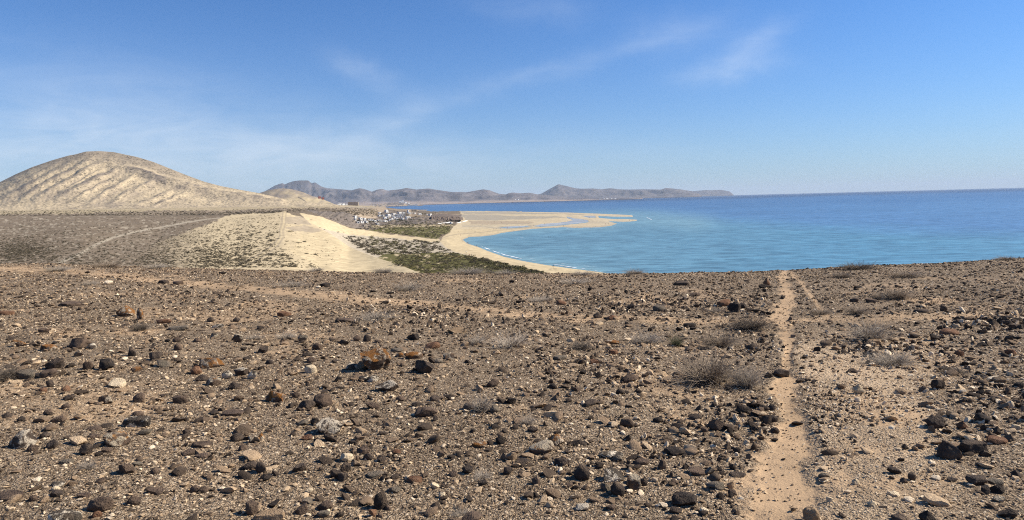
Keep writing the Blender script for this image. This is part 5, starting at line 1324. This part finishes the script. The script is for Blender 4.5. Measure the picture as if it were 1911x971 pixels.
# village trees: trunk and leafy crown
TCR = [shrub_mesh('crown', 140 + k, 420, LF_tree, .75, .13) for k in range(3)]
TRK, t, b = new_mat('trunk_bark', .9, .1); b.inputs['Base Color'].default_value = (.12, .085, .06, 1)
def trunk_mesh():
    V, F = [], []
    for s in range(5):
        for q_ in range(6):
            an = q_ / 6 * 6.283; w_ = .10 * (1 - .15 * s); V.append((math.cos(an) * w_ + .03 * math.sin(s), math.sin(an) * w_, s * .14))
    for s in range(4):
        for q_ in range(6): F.append((s * 6 + q_, s * 6 + (q_ + 1) % 6, s * 6 + 6 + (q_ + 1) % 6, s * 6 + 6 + q_))
    return mesh_np('trunk', np.array(V), np.array(F), TRK)
TM = trunk_mesh()
TREES = [(693, 415.5, 9, 4.4), (670, 413.5, 8, 3.6), (745, 412.5, 12, 5), (752, 415, 12, 5), (740, 416.5, 8, 4.4), (712, 400.5, 5, 3.6), (736, 395, 3, 2.8), (742, 395.6, 3, 2.8), (756, 395.6, 3, 2.6), (771, 395, 4, 2.8), (775, 395, 4, 2.8), (781, 396.6, 3, 2.4), (789, 400.4, 7, 3), (794, 400.6, 6, 3),
 (803, 399, 3, 2.4), (808, 399, 3, 2.4), (813, 399, 3, 3), (762, 403, 7, 3), (716, 405, 5, 3.6), (724, 411, 8, 3.8), (731, 414.5, 8, 4), (769, 412, 9, 3.6), (727, 418, 9, 3.6), (760, 416, 9, 4), (778, 406, 7, 2.6), (812, 416.4, 7, 2.6), (834, 420.4, 7, 3), (846, 421.4, 6, 3), (862, 415.4, 10, 2.4), (700, 410.6, 5, 3), (784, 412, 8, 3), (659, 405, 3.4, 3)]
VT = []
for k, (x, y, w, h) in enumerate(TREES):
    g = hit(BV_mid, x, y)
    if not g: continue
    sc_ = g.y / FPX; root = bpy.data.objects.new('village_tree', None); COL.objects.link(root); root.location = g
    tag(root, 'dark green tree between the white village houses', 'tree', 'dark trees of the village'); VT.append((root, x, y))
    tr = link('trunk', TM, root); tr.scale = (h * sc_,) * 3
    cr = link('crown', TCR[k % 3], root, (0, 0, h * sc_ * .3)); cr.scale = (w * sc_ * .5, w * sc_ * .45, h * sc_ * .62)

relabel(VT, VM, 'dark green tree')
# ------------------------------------------------------------------ people on the beach
def person_mesh(name, pose, mats):
    J = {'pel': (0, 0, .95, .15), 'wst': (0, 0, 1.12, .125), 'chs': (0, .01, 1.34, .16), 'nk': (0, .01, 1.50, .06), 'hd': (0, -.02, 1.66, .105), 'ht': (0, 0, 1.76, .07)}
    s = .28 if pose == 'walk' else .02
    for sg, n_ in ((-1, 'l'), (1, 'r')):
        st = s * sg
        J[n_ + 'hp'] = (.10 * sg, 0, .88, .095); J[n_ + 'kn'] = (.11 * sg, -.03 - st * .5, .48, .06); J[n_ + 'an'] = (.11 * sg, .04 - st, .08, .042); J[n_ + 'ft'] = (.12 * sg, -.12 - st, .04, .04)
        J[n_ + 'sh'] = (.19 * sg, 0, 1.42, .06); J[n_ + 'el'] = (.25 * sg, .03 + st * .4, 1.14, .045); J[n_ + 'wr'] = (.25 * sg, -.06 + st * .9, .90, .032); J[n_ + 'hn'] = (.25 * sg, -.08 + st, .81, .035)
    E = [('pel', 'wst'), ('wst', 'chs'), ('chs', 'nk'), ('nk', 'hd'), ('hd', 'ht')]
    for n_ in 'lr': E += [('pel', n_ + 'hp'), (n_ + 'hp', n_ + 'kn'), (n_ + 'kn', n_ + 'an'), (n_ + 'an', n_ + 'ft'), ('chs', n_ + 'sh'), (n_ + 'sh', n_ + 'el'), (n_ + 'el', n_ + 'wr'), (n_ + 'wr', n_ + 'hn')]
    ks = list(J); me = bpy.data.meshes.new(name); me.from_pydata([J[k][:3] for k in ks], [(ks.index(a), ks.index(b)) for a, b in E], [])
    o = bpy.data.objects.new(name, me); COL.objects.link(o); sk = o.modifiers.new('skin', 'SKIN'); sk.use_smooth_shade = True
    for i, k in enumerate(ks):
        me.skin_vertices[0].data[i].radius = (J[k][3], J[k][3] * .8); me.skin_vertices[0].data[i].use_root = (k == 'pel')
    dg = bpy.context.evaluated_depsgraph_get(); m2 = bpy.data.meshes.new_from_object(o.evaluated_get(dg)); bpy.data.objects.remove(o)
    for mt_ in mats: m2.materials.append(mt_)
    for p_ in m2.polygons:
        z = p_.center.z; x = abs(p_.center.x)
        p_.material_index = 3 if z > 1.70 or (z > 1.62 and p_.center.y > .03) else 0 if z > 1.47 or z < .45 or (x > .2 and z < 1.2) else 1 if z > .98 else 2
        p_.use_smooth = True
    m2.name = name
    return m2
def flat_mat(n_, c_):
    mt, t, b = new_mat(n_, .8, .2); b.inputs['Base Color'].default_value = (*c_, 1); return mt
SK = flat_mat('skin', (.32, .19, .13)); HR = flat_mat('hair', (.04, .03, .02))
TOPS = [flat_mat('dark_shirt', (.04, .04, .06)), flat_mat('white_shirt', (.7, .7, .68)), flat_mat('red_shirt', (.35, .05, .04)), flat_mat('grey_shirt', (.15, .15, .17))]
PM = [person_mesh('person', 'walk' if k % 2 else 'stand', [SK, TOPS[k % 4], TOPS[0], HR]) for k in range(4)]
PEOPLE = [(862, 449, 'person in dark clothes at the head of the bay by the water'), (864, 451.5, 0), (872, 455, 0), (875, 456, 0), (890, 461, 'person standing at the waterline on the inner curve of the beach'), (870, 473, 'person in dark clothes on the sand above the green flat'),
 (876, 479, 'left of two people walking beside the green flat'), (879.5, 479, 'right of two people walking beside the green flat'), (885, 434, 0), (888, 433.4, 0), (921.5, 429, 0), (924, 429, 0), (927, 428.6, 0), (934.5, 428.4, 0), (947, 427, 0), (970, 425, 0), (996, 422.4, 0),
 (935, 415, 0), (916.5, 415.4, 0), (923, 415, 0), (936, 416.4, 0), (941, 415.4, 0), (948, 414, 0), (892, 422, 0), (897.6, 421.6, 0), (900, 421.4, 0), (1043, 420, 0), (1052, 423, 0), (1039, 415.4, 0), (1059.6, 413.4, 0), (1068.6, 399.6, 0), (1100, 407, 0), (1114, 415.4, 0), (1112, 424, 0),
 (1130, 419.4, 0), (1135, 419.2, 0), (1175, 412.4, 0), (1180, 411.8, 0), (860, 440.6, 0), (855, 433, 0), (1016, 419.6, 0), (980, 424, 0), (1008, 424, 0)]
random.seed(3); PL = []
for k, (x, y, lb) in enumerate(PEOPLE):
    g = hit(BV_mid, x, y)
    if not g: continue
    g.z = max(g.z, 0)
    o = link('person', PM[k % 4], None, g); o.rotation_euler = (0, 0, random.uniform(0, 6.28)); o.scale = (1.1, 1.1, 1.08)
    tag(o, lb or 'person walking on the wide sand spit', 'person', 'people on the beach')
    if not lb: PL.append((o, x, y))
relabel(PL, [(890, 461, 'the inner curve of the bay'), (1052, 423, 'the narrow bar of the spit'), (1150, 415, 'the tip of the sand spit'), (1057, 410, 'the curved lagoon'), (865, 410, 'the rocky headland'), (935, 425, 'the shallow pool behind the beach')], 'person walking on the sand')
for (x, y) in ((1024, 443), (1027.5, 443)):
    p_ = at(x, y, 1000.); k_ = EYE / (EYE - p_[2]); o = link('person', PM[0], None, (p_[0] * k_, p_[1] * k_, -.9)); tag(o, 'person wading waist-deep in the shallow bay', 'person', 'people wading in the bay')
g = hit(BV_mid, 1033, 502.4)
if g:
    root = bpy.data.objects.new('beach_umbrella', None); COL.objects.link(root); root.location = g; tag(root, 'dark beach umbrella alone on the near end of the beach', 'umbrella')
    V = [(0, 0, 2.1)] + [(math.cos(a_) * 1.0, math.sin(a_) * 1.0, 1.65) for a_ in np.linspace(0, 6.283, 9)[:-1]]
    link('canopy', mesh_np('canopy', np.array(V), np.array([(0, 1 + k, 1 + (k + 1) % 8) for k in range(8)]), TOPS[0], False), root)
    boxes('pole', [(0, 0, 0, .06, .06, 2.1)], TOPS[3], root)
    boxes('mat', [(.9, -.4, .02, 1.6, .8, .12)], TOPS[0], root)

# ------------------------------------------------------------------ air
hzm = bpy.data.materials.new('air'); hzm.use_nodes = True; t = NT(hzm.node_tree); t.n.clear()
pv = t.add('ShaderNodeVolumePrincipled'); pv.inputs['Color'].default_value = (.74, .85, 1.0, 1); pv.inputs['Density'].default_value = HAZE; pv.inputs['Anisotropy'].default_value = 0.0
ou = t.add('ShaderNodeOutputMaterial'); t.l.new(pv.outputs[0], ou.inputs['Volume'])
hz_ = boxes('haze', [(0, 28000, -6, 190000, 61000, 640)], hzm); tag(hz_, kind='stuff')
